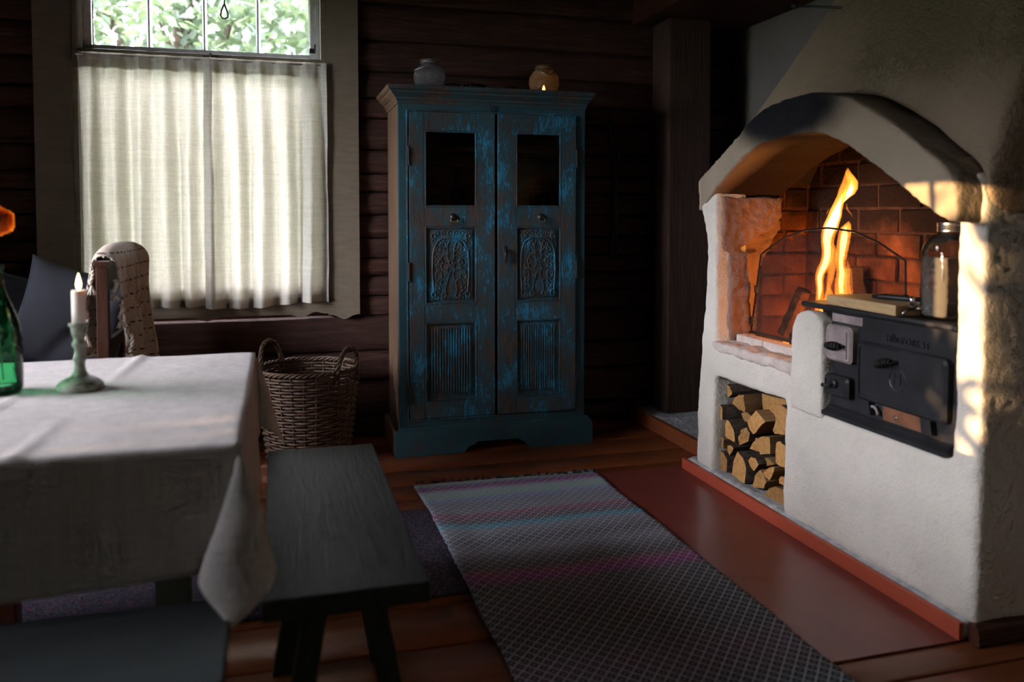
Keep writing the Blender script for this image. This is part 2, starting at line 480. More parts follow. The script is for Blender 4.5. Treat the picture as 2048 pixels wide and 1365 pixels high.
# rag rug: bands of colour under a small diamond lattice
t = NT('rug'); X, Y, Z = t.xyz(); v = t.pos((1, 1, 1)); yn = t.math('ADD', Y, t.math('MULTIPLY', t.math('SUBTRACT', t.noise(v, 9, 2), 0.5), 0.02))
by = t.math('DIVIDE', t.math('SUBTRACT', yn, 1.2), 2.4)   # 0 at y=1.2, 1 at y=3.6
def yb(y): return (y - 1.2) / 2.4
G = (0.10, 0.10, 0.12); G2 = (0.20, 0.20, 0.25); TE = (0.05, 0.28, 0.38); MA = (0.30, 0.045, 0.26); PA = (0.36, 0.47, 0.51); PI = (0.26, 0.09, 0.15); BL = (0.22, 0.26, 0.46); GN = (0.30, 0.42, 0.36); DK = (0.060, 0.052, 0.060)
bands = [(1.2, DK), (1.46, (0.055, 0.05, 0.06)), (1.62, TE), (1.68, (0.05, 0.08, 0.10)), (1.78, (0.06, 0.055, 0.065)), (1.95, (0.10, 0.05, 0.075)), (2.05, DK), (2.25, (0.07, 0.065, 0.078)), (2.44, G), (2.50, MA), (2.545, PI), (2.58, G), (2.72, G2), (2.80, (0.10, 0.10, 0.12)), (2.92, G2), (2.955, TE), (2.995, G), (3.08, PI), (3.105, G2), (3.20, G2), (3.26, BL), (3.30, GN), (3.36, PA), (3.41, MA), (3.445, (0.20, 0.20, 0.26)), (3.465, PA), (3.50, PA)]  # far bands lightened and near ones darkened to follow the window light
x = t.n('ShaderNodeValToRGB'); t.l(by, x.inputs[0]); cr = x.color_ramp; cr.interpolation = 'LINEAR'
bands = bands[:32]
while len(cr.elements) < len(bands): cr.elements.new(0.5)
for e, (y, c) in zip(cr.elements, bands): e.position = max(0, min(1, yb(y))); e.color = (*c, 1)
pu = t.math('DIVIDE', X, 0.038); pv = t.math('DIVIDE', Y, 0.042)
a = t.math('FRACT', t.math('ADD', pu, pv)); b = t.math('FRACT', t.math('SUBTRACT', pu, pv))
la = t.math('LESS_THAN', t.math('ABSOLUTE', t.math('SUBTRACT', a, 0.5)), 0.085); lb = t.math('LESS_THAN', t.math('ABSOLUTE', t.math('SUBTRACT', b, 0.5)), 0.085)
da = t.math('LESS_THAN', t.math('ABSOLUTE', t.math('SUBTRACT', t.math('FRACT', t.math('ADD', a, 0.5)), 0.5)), 0.10)
db = t.math('LESS_THAN', t.math('ABSOLUTE', t.math('SUBTRACT', t.math('FRACT', t.math('ADD', b, 0.5)), 0.5)), 0.10)
line = t.math('MAXIMUM', la, lb); dot = t.math('MULTIPLY', da, db)
weave = t.math('MULTIPLY', t.math('ABSOLUTE', t.math('SINE', t.math('MULTIPLY', Y, 700.0))), 1.0)
wn = t.noise(v, 260, 2)
c = t.mix(t.math('MULTIPLY', line, 0.70), x.outputs[0], (0.44, 0.45, 0.47))
c = t.mix(t.math('MULTIPLY', dot, 0.55), c, (0.38, 0.39, 0.41))
c = t.mix(1.0, c, t.ramp(wn, [(0.3, 0.55), (0.7, 1.25)]), 'MULTIPLY')
fl = t.noise(v, 140, 2)
c = t.mix(t.ramp(fl, [(0.70, 0.0), (0.73, 0.55)]), c, (0.34, 0.26, 0.10))
t.base(c).p(Roughness=0.95, Specular_IOR_Level=0.1)
t.bump(t.math('ADD', t.math('ADD', line, dot), t.math('MULTIPLY', wn, 1.5)), 0.6, 0.004); MT['rug'] = t.m

t = NT('rug_speckled'); v = t.pos((1, 1, 1)); f = t.noise(t.pos((1, 2.2, 1)), 95, 3, 0.7); g = t.noise(v, 60, 2)
c = t.ramp(f, [(0.34, (0.012, 0.011, 0.014)), (0.48, (0.040, 0.035, 0.048)), (0.60, (0.095, 0.082, 0.115)), (0.72, (0.20, 0.18, 0.21))])
c = t.mix(t.ramp(g, [(0.62, 0.0), (0.68, 0.7)]), c, (0.25, 0.05, 0.13))
t.base(c).p(Roughness=0.95, Specular_IOR_Level=0.1); t.bump(f, 0.9, 0.008); MT['rug_speckled'] = t.m

# glass: clear sheet that lets light and shadow rays through
def glass(name, tint, rough=0.02, refl=1.0, ior=1.45, wob=0.0, wsc=20):
    t = NT(name)
    tb = t.n('ShaderNodeBsdfTransparent'); tb.inputs['Color'].default_value = (*tint, 1)
    gl = t.n('ShaderNodeBsdfGlossy'); gl.inputs['Roughness'].default_value = rough
    fr = t.n('ShaderNodeFresnel'); fr.inputs['IOR'].default_value = ior
    if wob:
        bp = t.n('ShaderNodeBump'); bp.inputs['Strength'].default_value = wob; bp.inputs['Distance'].default_value = 0.01
        t.l(t.noise(t.pos((1, 1, 1)), wsc, 3), bp.inputs['Height'])
        t.l(bp.outputs[0], gl.inputs['Normal']); t.l(bp.outputs[0], fr.inputs['Normal'])
    mx = t.n('ShaderNodeMixShader')
    t.l(t.math('MULTIPLY', fr.outputs[0], refl), mx.inputs[0]); t.l(tb.outputs[0], mx.inputs[1]); t.l(gl.outputs[0], mx.inputs[2])
    t.l(mx.outputs[0], t.out.inputs['Surface']); t.t.nodes.remove(t.b)
    MT[name] = t.m
glass('pane_glass', (0.97, 0.985, 0.98), 0.02, 1.0, 1.45, 0.15, 6)
glass('cabinet_glass', (0.95, 0.95, 0.95), 0.03, 1.0, 1.5, 0.1, 4)
glass('jar_glass', (0.975, 0.98, 0.975), 0.02, 1.0, 1.5, 0.25, 30)
glass('water', (0.80, 0.81, 0.80), 0.02, 0.6, 1.33)
glass('lantern_glass', (0.80, 0.82, 0.82), 0.06, 1.3, 1.6, 0.9, 130)
glass('lantern_amber', (0.86, 0.66, 0.42), 0.08, 1.2, 1.6, 0.9, 150)
glass('green_glass', (0.48, 0.88, 0.66), 0.03, 1.2, 1.5, 0.3, 40)
glass('tumbler_glass', (0.82, 0.85, 0.87), 0.03, 1.4, 1.55)

def cloudy(name, base, col, fac):
    m = MT[base].copy(); m.name = name; nt = m.node_tree
    out = nt.nodes['Material Output']; src = out.inputs['Surface'].links[0].from_socket
    d = nt.nodes.new('ShaderNodeBsdfDiffuse'); d.inputs[0].default_value = (*col, 1)
    mx = nt.nodes.new('ShaderNodeMixShader'); mx.inputs[0].default_value = fac
    nt.links.new(src, mx.inputs[1]); nt.links.new(d.outputs[0], mx.inputs[2]); nt.links.new(mx.outputs[0], out.inputs['Surface']); MT[name] = m
cloudy('water_still', 'water', (0.30, 0.27, 0.24), 0.38)
cloudy('lantern_frost', 'lantern_glass', (0.75, 0.75, 0.75), 0.07)
cloudy('lantern_frost_amber', 'lantern_amber', (0.80, 0.45, 0.18), 0.10)

def emit(name, col, strength):
    t = NT(name); e = t.n('ShaderNodeEmission'); e.inputs[0].default_value = (*col, 1); e.inputs[1].default_value = strength
    t.l(e.outputs[0], t.out.inputs['Surface']); t.t.nodes.remove(t.b); MT[name] = t.m
emit('candle_flame', (1.0, 0.72, 0.34), 9.0)
emit('tealight_flame', (1.0, 0.50, 0.14), 14.0)
emit('ember', (1.0, 0.22, 0.03), 1.6)

# burning gas: glows through its thickness, so thin edges are orange and the core yellow
def flame(name, col, strength):
    t = NT(name); e = t.n('ShaderNodeEmission'); e.inputs[0].default_value = (*col, 1); e.inputs[1].default_value = strength
    t.l(e.outputs[0], t.out.inputs['Volume']); t.t.nodes.remove(t.b); MT[name] = t.m
flame('flame_outer', (1.0, 0.26, 0.025), 75.0)
flame('flame_core', (1.0, 0.60, 0.17), 260.0)

# leaves: reflect and transmit
t = NT('leaf'); c = t.ramp(t.noise(t.pos((1, 1, 1)), 1.3, 4), [(0.3, (0.085, 0.115, 0.095)), (0.5, (0.125, 0.155, 0.125)), (0.7, (0.165, 0.190, 0.15))])
t.base(c).p(Roughness=0.5, Specular_IOR_Level=0.4)
tr = t.n('ShaderNodeBsdfTranslucent'); t.l(t.mix(1.0, c, (0.9, 1.0, 0.55), 'MULTIPLY'), tr.inputs[0])
mx = t.n('ShaderNodeMixShader'); mx.inputs[0].default_value = 0.5; t.l(t.b.outputs[0], mx.inputs[1]); t.l(tr.outputs[0], mx.inputs[2]); t.l(mx.outputs[0], t.out.inputs['Surface']); MT['leaf'] = t.m

t = NT('petal'); t.base(t.ramp(t.noise(t.pos((1, 1, 1)), 120, 2), [(0.3, (0.75, 0.10, 0.005)), (0.7, (0.95, 0.24, 0.012))])).p(Roughness=0.6)
tr = t.n('ShaderNodeBsdfTranslucent'); tr.inputs[0].default_value = (0.95, 0.22, 0.01, 1)
mx = t.n('ShaderNodeMixShader'); mx.inputs[0].default_value = 0.4; t.l(t.b.outputs[0], mx.inputs[1]); t.l(tr.outputs[0], mx.inputs[2]); t.l(mx.outputs[0], t.out.inputs['Surface']); MT['petal'] = t.m

# wax lets its flame shine through
t = NT('candle_wax'); t.base((0.82, 0.77, 0.68)).p(Roughness=0.5)
t.b.inputs['Subsurface Weight'].default_value = 0.6
t.b.inputs['Subsurface Radius'].default_value = (0.02, 0.008, 0.003); t.b.inputs['Subsurface Scale'].default_value = 0.6
MT['candle_wax'] = t.m

# ================================================================== the room
WX0, WX1, WY0, WY1, WZ = -2.2, 2.65, -1.6, 4.42, 2.50
mb = MB(); mb.box(WX0 - .25, WX1 + .25, WY0 - .2, WY1 + .28, -0.12, -0.022)
floor = mb.build('floor', MT['floor_under']); tag(floor, kind='structure')
seams = [-1.6, -1.3, -1.0, -.72, -.45, -.18, .10, .36, .62, .86, 1.10, 1.30, 1.505, 1.705, 1.95, 2.19, 2.43, 2.68, 2.93, 3.16, 3.375, 3.56, 3.765, 4.0, 4.24, 4.50]
for a, b in zip(seams[:-1], seams[1:]):
    mb = MB(); g = 0.0035; n = 40
    def f(u, v, a=a, b=b):
        x = WX0 + (WX1 - WX0) * u
        w = [(a + g, -0.02), (a + g + .0005, -0.004), (a + g + 0.006, 0.0), (b - g - 0.006, 0.0), (b - g - .0005, -0.004), (b - g, -0.02)][round(v * 5)]
        wob = 0.0022 * noise.noise(Vector((x * 2.2, w[0] * 3, 1.7)))
        return (x, w[0] + 0.0016 * noise.noise(Vector((x * 3, a * 9, 0))), w[1] + (wob if w[1] > -0.01 else 0) - 0.0015)
    mb.grid(f, n, 5)
    o = mb.build('plank', MT['plank'], floor, smooth=False); auto_smooth(o, 40)

mb = MB(); mb.box(WX0 - .25, WX1 + .25, WY0 - .2, WY1 + .28, WZ, WZ + .1)
ceiling = mb.build('ceiling', MT['beam_wood']); tag(ceiling, kind='structure')
mb = MB(); mb.box(1.98, 2.66, 3.02, 4.44, 2.275, 2.499, .01); mb.build('beam', MT['beam_wood'], ceiling)

# back wall: backing around the window hole, then the hewn logs
HX0, HX1, HZ0, HZ1 = -0.935, 0.25, 0.72, 2.42
mb = MB()
mb.box(WX0 - .25, HX0, 4.50, 4.70, -.12, WZ); mb.box(HX1, WX1 + .25, 4.50, 4.70, -.12, WZ)
mb.box(HX0, HX1, 4.50, 4.70, -.12, HZ0); mb.box(HX0, HX1, 4.50, 4.70, HZ1, WZ)
wall_back = mb.build('wall_back', MT['log']); tag(wall_back, kind='structure')
zs = [0, .098, .298, .453, .645, .75, .857, .95, 1.06, 1.184, 1.305, 1.399, 1.526, 1.697, 1.80, 1.942, 2.104, 2.30, 2.50]
def log_piece(x0, x1, z0, z1, seed):
    mb = MB(); n = max(6, int((x1 - x0) / .07)); prof = [0, .012, .05, .25, .5, .75, .95, .988, 1]
    dep = [.075, .024, .008, .0, -.004, .0, .009, .026, .075]
    def f(u, v):
        k = round(v * 8); x = x0 + (x1 - x0) * u
        z = z0 + (z1 - z0) * prof[k]
        wz = .006 * noise.noise(Vector((x * 1.7, z0 * 11 + (1 if k > 4 else 0) * (z1 - z0) * 11, 3)))
        d = dep[k] + .010 * fbm(x * 2.3, z * 9, seed, 3) + .004 * noise.noise(Vector((x * 4, z * 60, seed)))
        return (x, 4.425 + d, z + (wz if 0 < k < 8 else wz))
    mb.grid(f, n, 8)
    o = mb.build('log', MT['log'], wall_back, fix=False); auto_smooth(o, 60)
for i, (a, b) in enumerate(zip(zs[:-1], zs[1:])):
    if b <= .70: log_piece(WX0, WX1, a, b, i * 3.1)
    elif a >= 2.41: log_piece(WX0, WX1, a, b, i * 3.1)
    else:
        log_piece(WX0, HX0 - .03, a, b, i * 3.1); log_piece(HX1 + .03, WX1, a, b, i * 3.1 + 1)

# left wall with two window holes, right wall, wall behind the camera
W2 = (1.575, 1.875, .77, 1.79); W3 = (2.08, 3.18, .77, 2.25)
mb = MB(); xa, xb = WX0 - .25, WX0
mb.box(xa, xb, WY0, W2[0], -.12, WZ); mb.box(xa, xb, W2[1], W3[0], -.12, WZ); mb.box(xa, xb, W3[1], 4.50, -.12, WZ)
for w in (W2, W3): mb.box(xa, xb, w[0], w[1], -.12, w[2]); mb.box(xa, xb, w[0], w[1], w[3], WZ)
o = mb.build('wall_left', MT['log']); tag(o, kind='structure')
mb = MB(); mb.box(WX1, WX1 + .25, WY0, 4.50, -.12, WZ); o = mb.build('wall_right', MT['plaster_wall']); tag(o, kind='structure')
FW = (.40, 1.50, .90, 1.90)  # hole for the added fill-light window
mb = MB()
for q in ((WX0 - .25, FW[0], -.12, WZ), (FW[1], WX1 + .25, -.12, WZ), (FW[0], FW[1], -.12, FW[2]), (FW[0], FW[1], FW[3], WZ)): mb.box(q[0], q[1], WY0 - .2, WY0, q[2], q[3])
o = mb.build('wall_front', MT['log']); tag(o, kind='structure')

def side_window(name, w, ncol, nrow):
    e = empty(name, (WX0, (w[0] + w[1]) / 2, w[2]), kind='structure')
    y0, y1, z0, z1 = w; x0, x1 = WX0 - .16, WX0 - .11
    for (a, b, c, d) in ((y0, y0 + .045, z0, z1), (y1 - .045, y1, z0, z1), (y0 + .045, y1 - .045, z0, z0 + .05), (y0 + .045, y1 - .045, z1 - .05, z1)):
        mb = MB(); mb.box(x0, x1, a, b, c, d, .004); mb.build('sash_rail', MT['sash_paint'], e)
    for k in range(1, ncol):
        y = y0 + (y1 - y0) * k / ncol; mb = MB(); mb.box(x0, x1 - .01, y - .011, y + .011, z0 + .05, z1 - .05); mb.build('muntin', MT['sash_paint'], e)
    for k in range(1, nrow):
        z = z0 + (z1 - z0) * k / nrow; mb = MB(); mb.box(x0 + .004, x1 - .014, y0 + .045, y1 - .045, z - .011, z + .011); mb.build('muntin', MT['sash_paint'], e)
    mb = MB(); mb.box(WX0 - .02, WX0 + .025, y0 - .13, y0, z0 - .1, z1 + .1); mb.build('casing_board', MT['frame_paint'], e)
    mb = MB(); mb.box(WX0 - .02, WX0 + .025, y1, y1 + .13, z0 - .1, z1 + .1); mb.build('casing_board', MT['frame_paint'], e)
    mb = MB(); mb.box(WX0 - .24, WX0 + .03, y0, y1, z0 - .03, z0); mb.build('window_sill', MT['frame_paint'], e)
    mb = MB(); mb.box((x0 + x1) / 2 - .0015, (x0 + x1) / 2 + .0015, y0 + .04, y1 - .04, z0 + .04, z1 - .04); mb.build('pane', MT['pane_glass'], e)
side_window('window_2', W2, 2, 1)
side_window('window_3', W3, 3, 3)

e = empty('fill_window', (.95, WY0, .9), kind='structure')  # window added behind the camera as a source of fill light
for (a, b, c, d) in ((FW[0], FW[0] + .05, FW[2], FW[3]), (FW[1] - .05, FW[1], FW[2], FW[3]), (FW[0] + .05, FW[1] - .05, FW[2], FW[2] + .05), (FW[0] + .05, FW[1] - .05, FW[3] - .05, FW[3])):
    mb = MB(); mb.box(a, b, WY0 - .13, WY0 - .08, c, d, .004); mb.build('sash_rail', MT['sash_paint'], e)
mb = MB(); mb.box(.938, .962, WY0 - .125, WY0 - .085, .95, 1.85); mb.build('muntin', MT['sash_paint'], e)
mb = MB(); mb.box(.44, 1.46, WY0 - .106, WY0 - .103, .94, 1.86); mb.build('pane', MT['pane_glass'], e)
# ------------------------------------------------------------------ the window on the back wall
win = empty('window_1', (-.34, 4.42, .64), kind='structure')
for (x0, x1) in ((-1.10, -.938), (.252, .414)):
    # side casing boards with a wavy foot
    xs = [x0 + (x1 - x0) * k / 14 for k in range(15)]
    foot = [.662 - .026 * math.exp(-((k / 14 - .5) / .24) ** 2) for k in range(15)]
    if x0 < 0: foot = foot[::-1]
    poly = [(x, z) for x, z in zip(xs, foot)] + [(x1, 2.5), (x0, 2.5)]
    mb = MB(); mb.prism(poly, 4.385, 4.415, 'y'); mb.build('casing_board', MT['frame_paint'], win)
# scalloped apron under the sill
pts = []
for k in range(61):
    u = k / 60; x = -.938 + 1.19 * u
    z = .668 - .020 * math.exp(-((u - .5) / .035) ** 2) - .016 * math.exp(-((u - .885) / .03) ** 2) - .016 * math.exp(-((u - .115) / .03) ** 2) + .012 * math.exp(-((u - .945) / .025) ** 2) + .012 * math.exp(-((u - .055) / .025) ** 2)
    pts.append((x, z))
mb = MB(); mb.prism(pts + [(.252, .735), (-.938, .735)], 4.388, 4.412, 'y'); mb.build('apron', MT['frame_paint'], win)
mb = MB(); mb.box(-.936, .250, 4.395, 4.46, .735, .752, .003); mb.build('window_sill', MT['frame_paint'], win)
# jamb linings
for (x0, x1) in ((-.937, -.915), (.228, .251)):
    mb = MB(); mb.box(x0, x1, 4.405, 4.66, .74, 2.42); mb.build('jamb', MT['frame_paint'], win)
    mb = MB(); c = x0 + .030 if x0 < 0 else x0 - .020; mb.box(c - .006, c + .012, 4.43, 4.445, 1.99, 2.42, .002); mb.build('stop_bead', MT['sash_paint'], win)
# transom bar between upper and lower sash
mb = MB(); mb.box(-.915, .228, 4.405, 4.50, 1.955, 1.985, .004); mb.build('transom', MT['frame_paint'], win)
def sash(z0, z1, ncol, fy, nrow=1, hb=.030):
    s = empty('sash', (-.34, fy, z0), parent=win)
    X0, X1 = -.912, .226
    for (a, b, c, d) in ((X0, X0 + .052, z0, z1), (X1 - .052, X1, z0, z1), (X0 + .052, X1 - .052, z0, z0 + hb), (X0 + .052, X1 - .052, z1 - .04, z1)):
        mb = MB(); mb.box(a, b, fy, fy + .038, c, d, .004); mb.build('sash_rail', MT['sash_paint'], s)
    for k in range(1, ncol):
        x = X0 + .052 + (X1 - X0 - .104) * k / ncol
        mb = MB(); mb.prism([(x - .011, fy + .034), (x - .011, fy + .022), (x - .004, fy + .002), (x + .004, fy + .002), (x + .011, fy + .022), (x + .011, fy + .034)], z0 + .03, z1 - .04, 'z'); mb.build('muntin', MT['sash_paint'], s)
    for r_ in range(1, nrow):
        z = z0 + (z1 - z0) * r_ / nrow
        mb = MB(); mb.box(X0 + .052, X1 - .052, fy + .004, fy + .030, z - .01, z + .01); mb.build('muntin', MT['sash_paint'], s)
    for k in range(ncol):
        xa_ = X0 + .05 + (X1 - X0 - .1) * k / ncol; xb_ = X0 + .05 + (X1 - X0 - .1) * (k + 1) / ncol
        mb = MB(); mb.box(xa_ + .001, xb_ - .001, fy + .024, fy + .027, z0 + .02, z1 - .03); mb.build('pane', MT['pane_glass'], s)
    # ragged putty along the glass edge
    mb = MB(); n = 60
    for (p, q) in (((X0 + .052, z0 + .030), (X1 - .052, z0 + .030)), ((X0 + .052, z0 + .03), (X0 + .052, z1 - .04)), ((X1 - .052, z0 + .03), (X1 - .052, z1 - .04))):
        P = []; rr = []
        for k in range(n + 1):
            P.append((p[0] + (q[0] - p[0]) * k / n, fy + .031, p[1] + (q[1] - p[1]) * k / n)); rr.append(.004 + .0035 * random.random())
        mb.tube(P, rr, 5)
    mb.build('putty', MT['sash_paint'], s)
    return s
sash(1.985, 2.42, 4, 4.462)
sash(.752, 1.955, 1, 4.462, 1, .065)
# latch on the transom and a hinge on the jamb
mb = MB(); mb.box(-.345, -.275, 4.388, 4.405, 1.962, 1.972); mb.tube([(-.31, 4.382, 1.955), (-.31, 4.382, 1.985)], .006, 6); mb.build('latch', MT['iron'], win)
mb = MB(); mb.tube([(.20, 4.455, 2.03), (.20, 4.455, 2.07)], .006, 6); mb.box(.17, .20, 4.457, 4.462, 2.025, 2.05); mb.build('hinge', MT['iron'], win)

# ------------------------------------------------------------------ what lies outside
mb = MB(); mb.box(-60, 60, -40, 60, -.9, -.6); o = mb.build('ground', MT['ground_grass']); tag(o, kind='structure')
def leaf_cloud(mb, n, fn, size):
    for _ in range(n):
        c, s = fn(); c = Vector(c); s *= size * random.uniform(.6, 1.3)
        rot = Matrix.Rotation(random.uniform(0, 6.28), 3, 'Z') @ Matrix.Rotation(random.gauss(0, .7), 3, 'X') @ Matrix.Rotation(random.gauss(0, .5), 3, 'Y')
        vs = [(0, -.5, 0), (.34, -.1, .05), (0, .05, -.03), (-.34, -.1, .05), (.18, .30, .02), (0, .6, -.05), (-.18, .30, .02)]
        mb.add([c + rot @ (Vector(v) * s) for v in vs], [(0, 1, 2), (0, 2, 3), (1, 4, 2), (2, 6, 3), (2, 4, 5), (2, 5, 6)])
def tree(loc, h, blobs, n, size, label, seed):
    random.seed(seed)
    e = empty('tree', loc, label, 'tree', 'trees in the garden')
    x, y, z = loc
    mb = MB(); mb.tube([(x, y, z), (x + .1, y, z + h * .3), (x - .05, y + .1, z + h * .6), (x, y, z + h)], [.2, .16, .11, .03], 8)
    for b in blobs:
        mb.tube([(x, y, z + h * random.uniform(.3, .6)), ((x + b[0]) / 2, (y + b[1]) / 2, b[2] - .3), (b[0], b[1], b[2])], [.06, .04, .012], 6)
    mb.build('trunk', MT['tree_bark'], e, smooth=True)
    mb = MB()
    def fn():
        b = random.choices(blobs, [q[4] if len(q) > 4 else 1 for q in blobs])[0]
        while True:
            p = Vector((random.uniform(-1, 1), random.uniform(-1, 1), random.uniform(-1, 1)))
            if p.length < 1: break
        return (b[0] + p.x * b[3], b[1] + p.y * b[3], b[2] + p.z * b[3] * .8), 1.0
    leaf_cloud(mb, n, fn, size)
    o = mb.build('foliage', MT['leaf'], e, fix=False); tag(o, kind='stuff')
tree((-.9, 9.2, -.6), 5.2, [(-2.2, 8.6, 3.4, 1.0), (-1.1, 8.9, 3.1, 1.1), (0.0, 9.0, 3.5, 1.1), (.9, 9.0, 3.0, 1.0), (-.6, 8.8, 4.4, 1.1), (-1.8, 9.2, 1.6, 1.2), (.2, 9.0, 1.5, 1.2), (-3.0, 9.0, 2.4, 1.1)], 9000, .13, 'bright leafy tree close outside the curtained window', 3)
tree((1.6, 12.5, -.6), 6.5, [(.6, 12.2, 4.6, 1.5), (2.2, 12.6, 4.0, 1.6), (-.9, 12.4, 3.9, 1.5), (1.4, 12.6, 2.2, 1.7), (-2.6, 12.4, 4.6, 1.5), (-2.4, 12.8, 2.0, 1.8)], 6000, .19, 'paler leafy tree further back behind the curtained window', 5)
random.seed(11)
# shrub that dapples the low sun before it reaches the side window
tree((-6.6, .9, -.6), 2.6, [(-6.5, 1.66, 1.40, .17, 3), (-6.5, 1.66, 1.66, .15, 3), (-6.4, 1.44, 1.42, .16, 1.2), (-6.4, 1.42, 1.62, .14, .7), (-6.5, 1.52, 2.0, .30, .8), (-6.8, .6, 2.2, .5, 4)], 170, .12, 'young tree standing outside the side wall', 9)
# unseen bushy ridge added on the sunny side to block the low sun
random.seed(21)
mb = MB()
def ridge(u, v):
    y = 1.19 + 16 * u; top = 4.75 + .35 * fbm(y * .6, 0, 2, 3)
    a = math.pi * v
    return (-22.5 - 1.3 * math.cos(a) * (1 + .2 * fbm(y, v * 4, 1, 2)), y + .15 * u * fbm(v * 5, y, 0, 2), -.6 + (top + .6) * math.sin(a) ** .6)
mb.grid(ridge, 80, 16)
o = mb.build('baffle', MT['baffle_dark'], smooth=True); tag(o, 'tall distant hedge beyond the side windows, added to block the low sun', 'baffle')
mb = MB()  # unseen bushy ridge added to dim what the fill window lets in
def ridge2(u, v):
    x = -9 + 20 * u; top = 6.2 + .6 * fbm(x * .6, 0, 5, 3); a = math.pi * v
    return (x, -6.0 - 1.2 * math.cos(a) * (1 + .2 * fbm(x, v * 4, 4, 2)), -.6 + (top + .6) * math.sin(a) ** .6)
mb.grid(ridge2, 80, 16)
o = mb.build('baffle', MT['baffle_near'], smooth=True); tag(o, 'tall hedge added behind the wall at the camera end to dim the fill window', 'baffle')

# ================================================================== fireplace
FX = 1.83
HOODS = -1
fp = empty('fireplace', (2.2, 2.6, 0), 'whitewashed open fireplace with arched hood and firewood niche by the right wall', 'fireplace')
H = 1.18
# plaster body: overlapping volumes fused into one lumpy skin
mb = MB()
mb.box(FX + .01, 2.62, 1.803, 1.885, .05, 1.29)                       # near pier
mb.prism([(1.795, .05), (1.885, .05), (1.885, .5), (1.872, .6), (1.875, 1.2), (1.86, 1.30), (1.812, 1.30), (1.786, 1.20), (1.785, .9)], FX, 2.62, 'x')
mb.box(FX, 2.40, 1.815, 2.690, .05, .484)                       # panel below the stove
mb.box(FX + .01, 2.40, 2.60, 3.26, .478, .606)                   # lintel over the wood niche
mb.box(FX + .045, 2.40, 2.60, 3.26, .55, .617)
mb.prism([(3.372, .05), (3.225, .05), (3.215, .3), (3.20, .62), (3.205, 1.10), (3.205, 1.36), (3.352, 1.36), (3.350, 1.24), (3.31, 1.12), (3.285, 1.0), (3.29, .90), (3.335, .5)], FX, 1.985, 'x')  # far pier
mb.box(1.94, 2.62, 3.345, 3.42, .05, 1.30)                      # far side
mb.box(2.42, 2.62, 1.84, 3.34, .05, 1.42)                       # back
mb.box(2.28, 2.45, 2.66, 3.36, .05, .50)                        # back of the wood niche
mb.box(1.94, 2.40, 3.25, 3.36, .05, .50)
body = mb.build('body', MT['plaster'], fp)
voxel(body, .011, 6, .007, 7, .0022, 45)
# the rounded stub wall beside the stove
mb = MB(); mb.prism([(2.455, .47), (2.64, .47), (2.637, .765), (2.622, .80), (2.595, .828), (2.545, .842), (2.50, .835), (2.468, .815), (2.455, .78)], FX - .012, 1.885, 'x')
pil = mb.build('stub_wall', MT['plaster'], fp); voxel(pil, .009, 9, .006, 12, .002, 50)
# rough hearth lip
mb = MB(); mb.box(FX - .005, 1.98, 2.60, 3.225, .590, .632)
o = mb.build('hearth_ledge', MT['brick_white'], fp); voxel(o, .009, 5, .012, 14, .004, 50)
# concrete foot and red skirting board
mb = MB(); mb.box(FX - .012, 2.32, 1.815, 3.435, 0.0, .058); o = mb.build('foot', MT['concrete'], fp); voxel(o, .012, 2, .004, 20, .003, 60)
mb = MB(); mb.box(1.800, 1.8165, 1.812, 3.437, .002, .053, .002); mb.build('skirting_board', MT['kick_red'], fp)

# arch lip
intr = [(3.215, 1.195), (3.19, 1.212), (3.159, 1.23), (3.081, 1.291), (2.945, 1.368), (2.839, 1.419), (2.737, 1.449), (2.597, 1.464), (2.468, 1.459), (2.381, 1.454), (2.306, 1.428), (2.22, 1.393), (2.106, 1.318), (2.013, 1.265), (1.926, 1.209), (1.86, 1.172), (1.806, 1.156)]
outr = [(3.225, 1.330), (3.2, 1.344), (3.13, 1.382), (3.059, 1.422), (2.892, 1.503), (2.79, 1.565), (2.665, 1.592), (2.514, 1.604), (2.353, 1.588), (2.265, 1.564), (2.141, 1.503), (2.017, 1.433), (1.924, 1.37), (1.855, 1.323), (1.822, 1.29), (1.806, 1.257), (1.800, 1.165)]
def resample(p, n):
    L = [0]
    for a, b in zip(p[:-1], p[1:]): L.append(L[-1] + math.dist(a, b))
    out = []
    for k in range(n + 1):
        d = L[-1] * k / n; i = 0
        while i < len(L) - 2 and L[i + 1] < d: i += 1
        u = (d - L[i]) / (L[i + 1] - L[i]); out.append(tuple(p[i][j] + (p[i + 1][j] - p[i][j]) * u for j in range(len(p[0]))))
    return out
NI = 48
I2 = resample(intr, NI); O2 = resample(outr, NI)
def lipx(y): return 1.75 + .078 * max(0, min(1, (y - 2.80) / .40)) ** 1.3
vs = []; fs = []
for (i_, o_) in zip(I2, O2):
    for p in (i_, o_):
        s = lipx(p[0]) / 1.75
        vs.append((lipx(p[0]), p[0] * s, H + (p[1] - H) * s))
    for p in (o_, i_):
        s = min(1.04, 1 + .06 * max(0, (p[0] - 2.6)))
        vs.append((2.17, p[0] * s, p[1]))
for k in range(NI):
    a, b = 4 * k, 4 * k + 4
    for j in range(4): fs.append((a + j, a + (j + 1) % 4, b + (j + 1) % 4, b + j))
fs.append((3, 2, 1, 0)); fs.append(tuple(4 * NI + j for j in range(4)))
mb = MB(); mb.add(vs, fs); lip = mb.build('arch_lip', MT['plaster_lip'], fp); voxel(lip, .010, 8, .006, 9, .0018, 50)

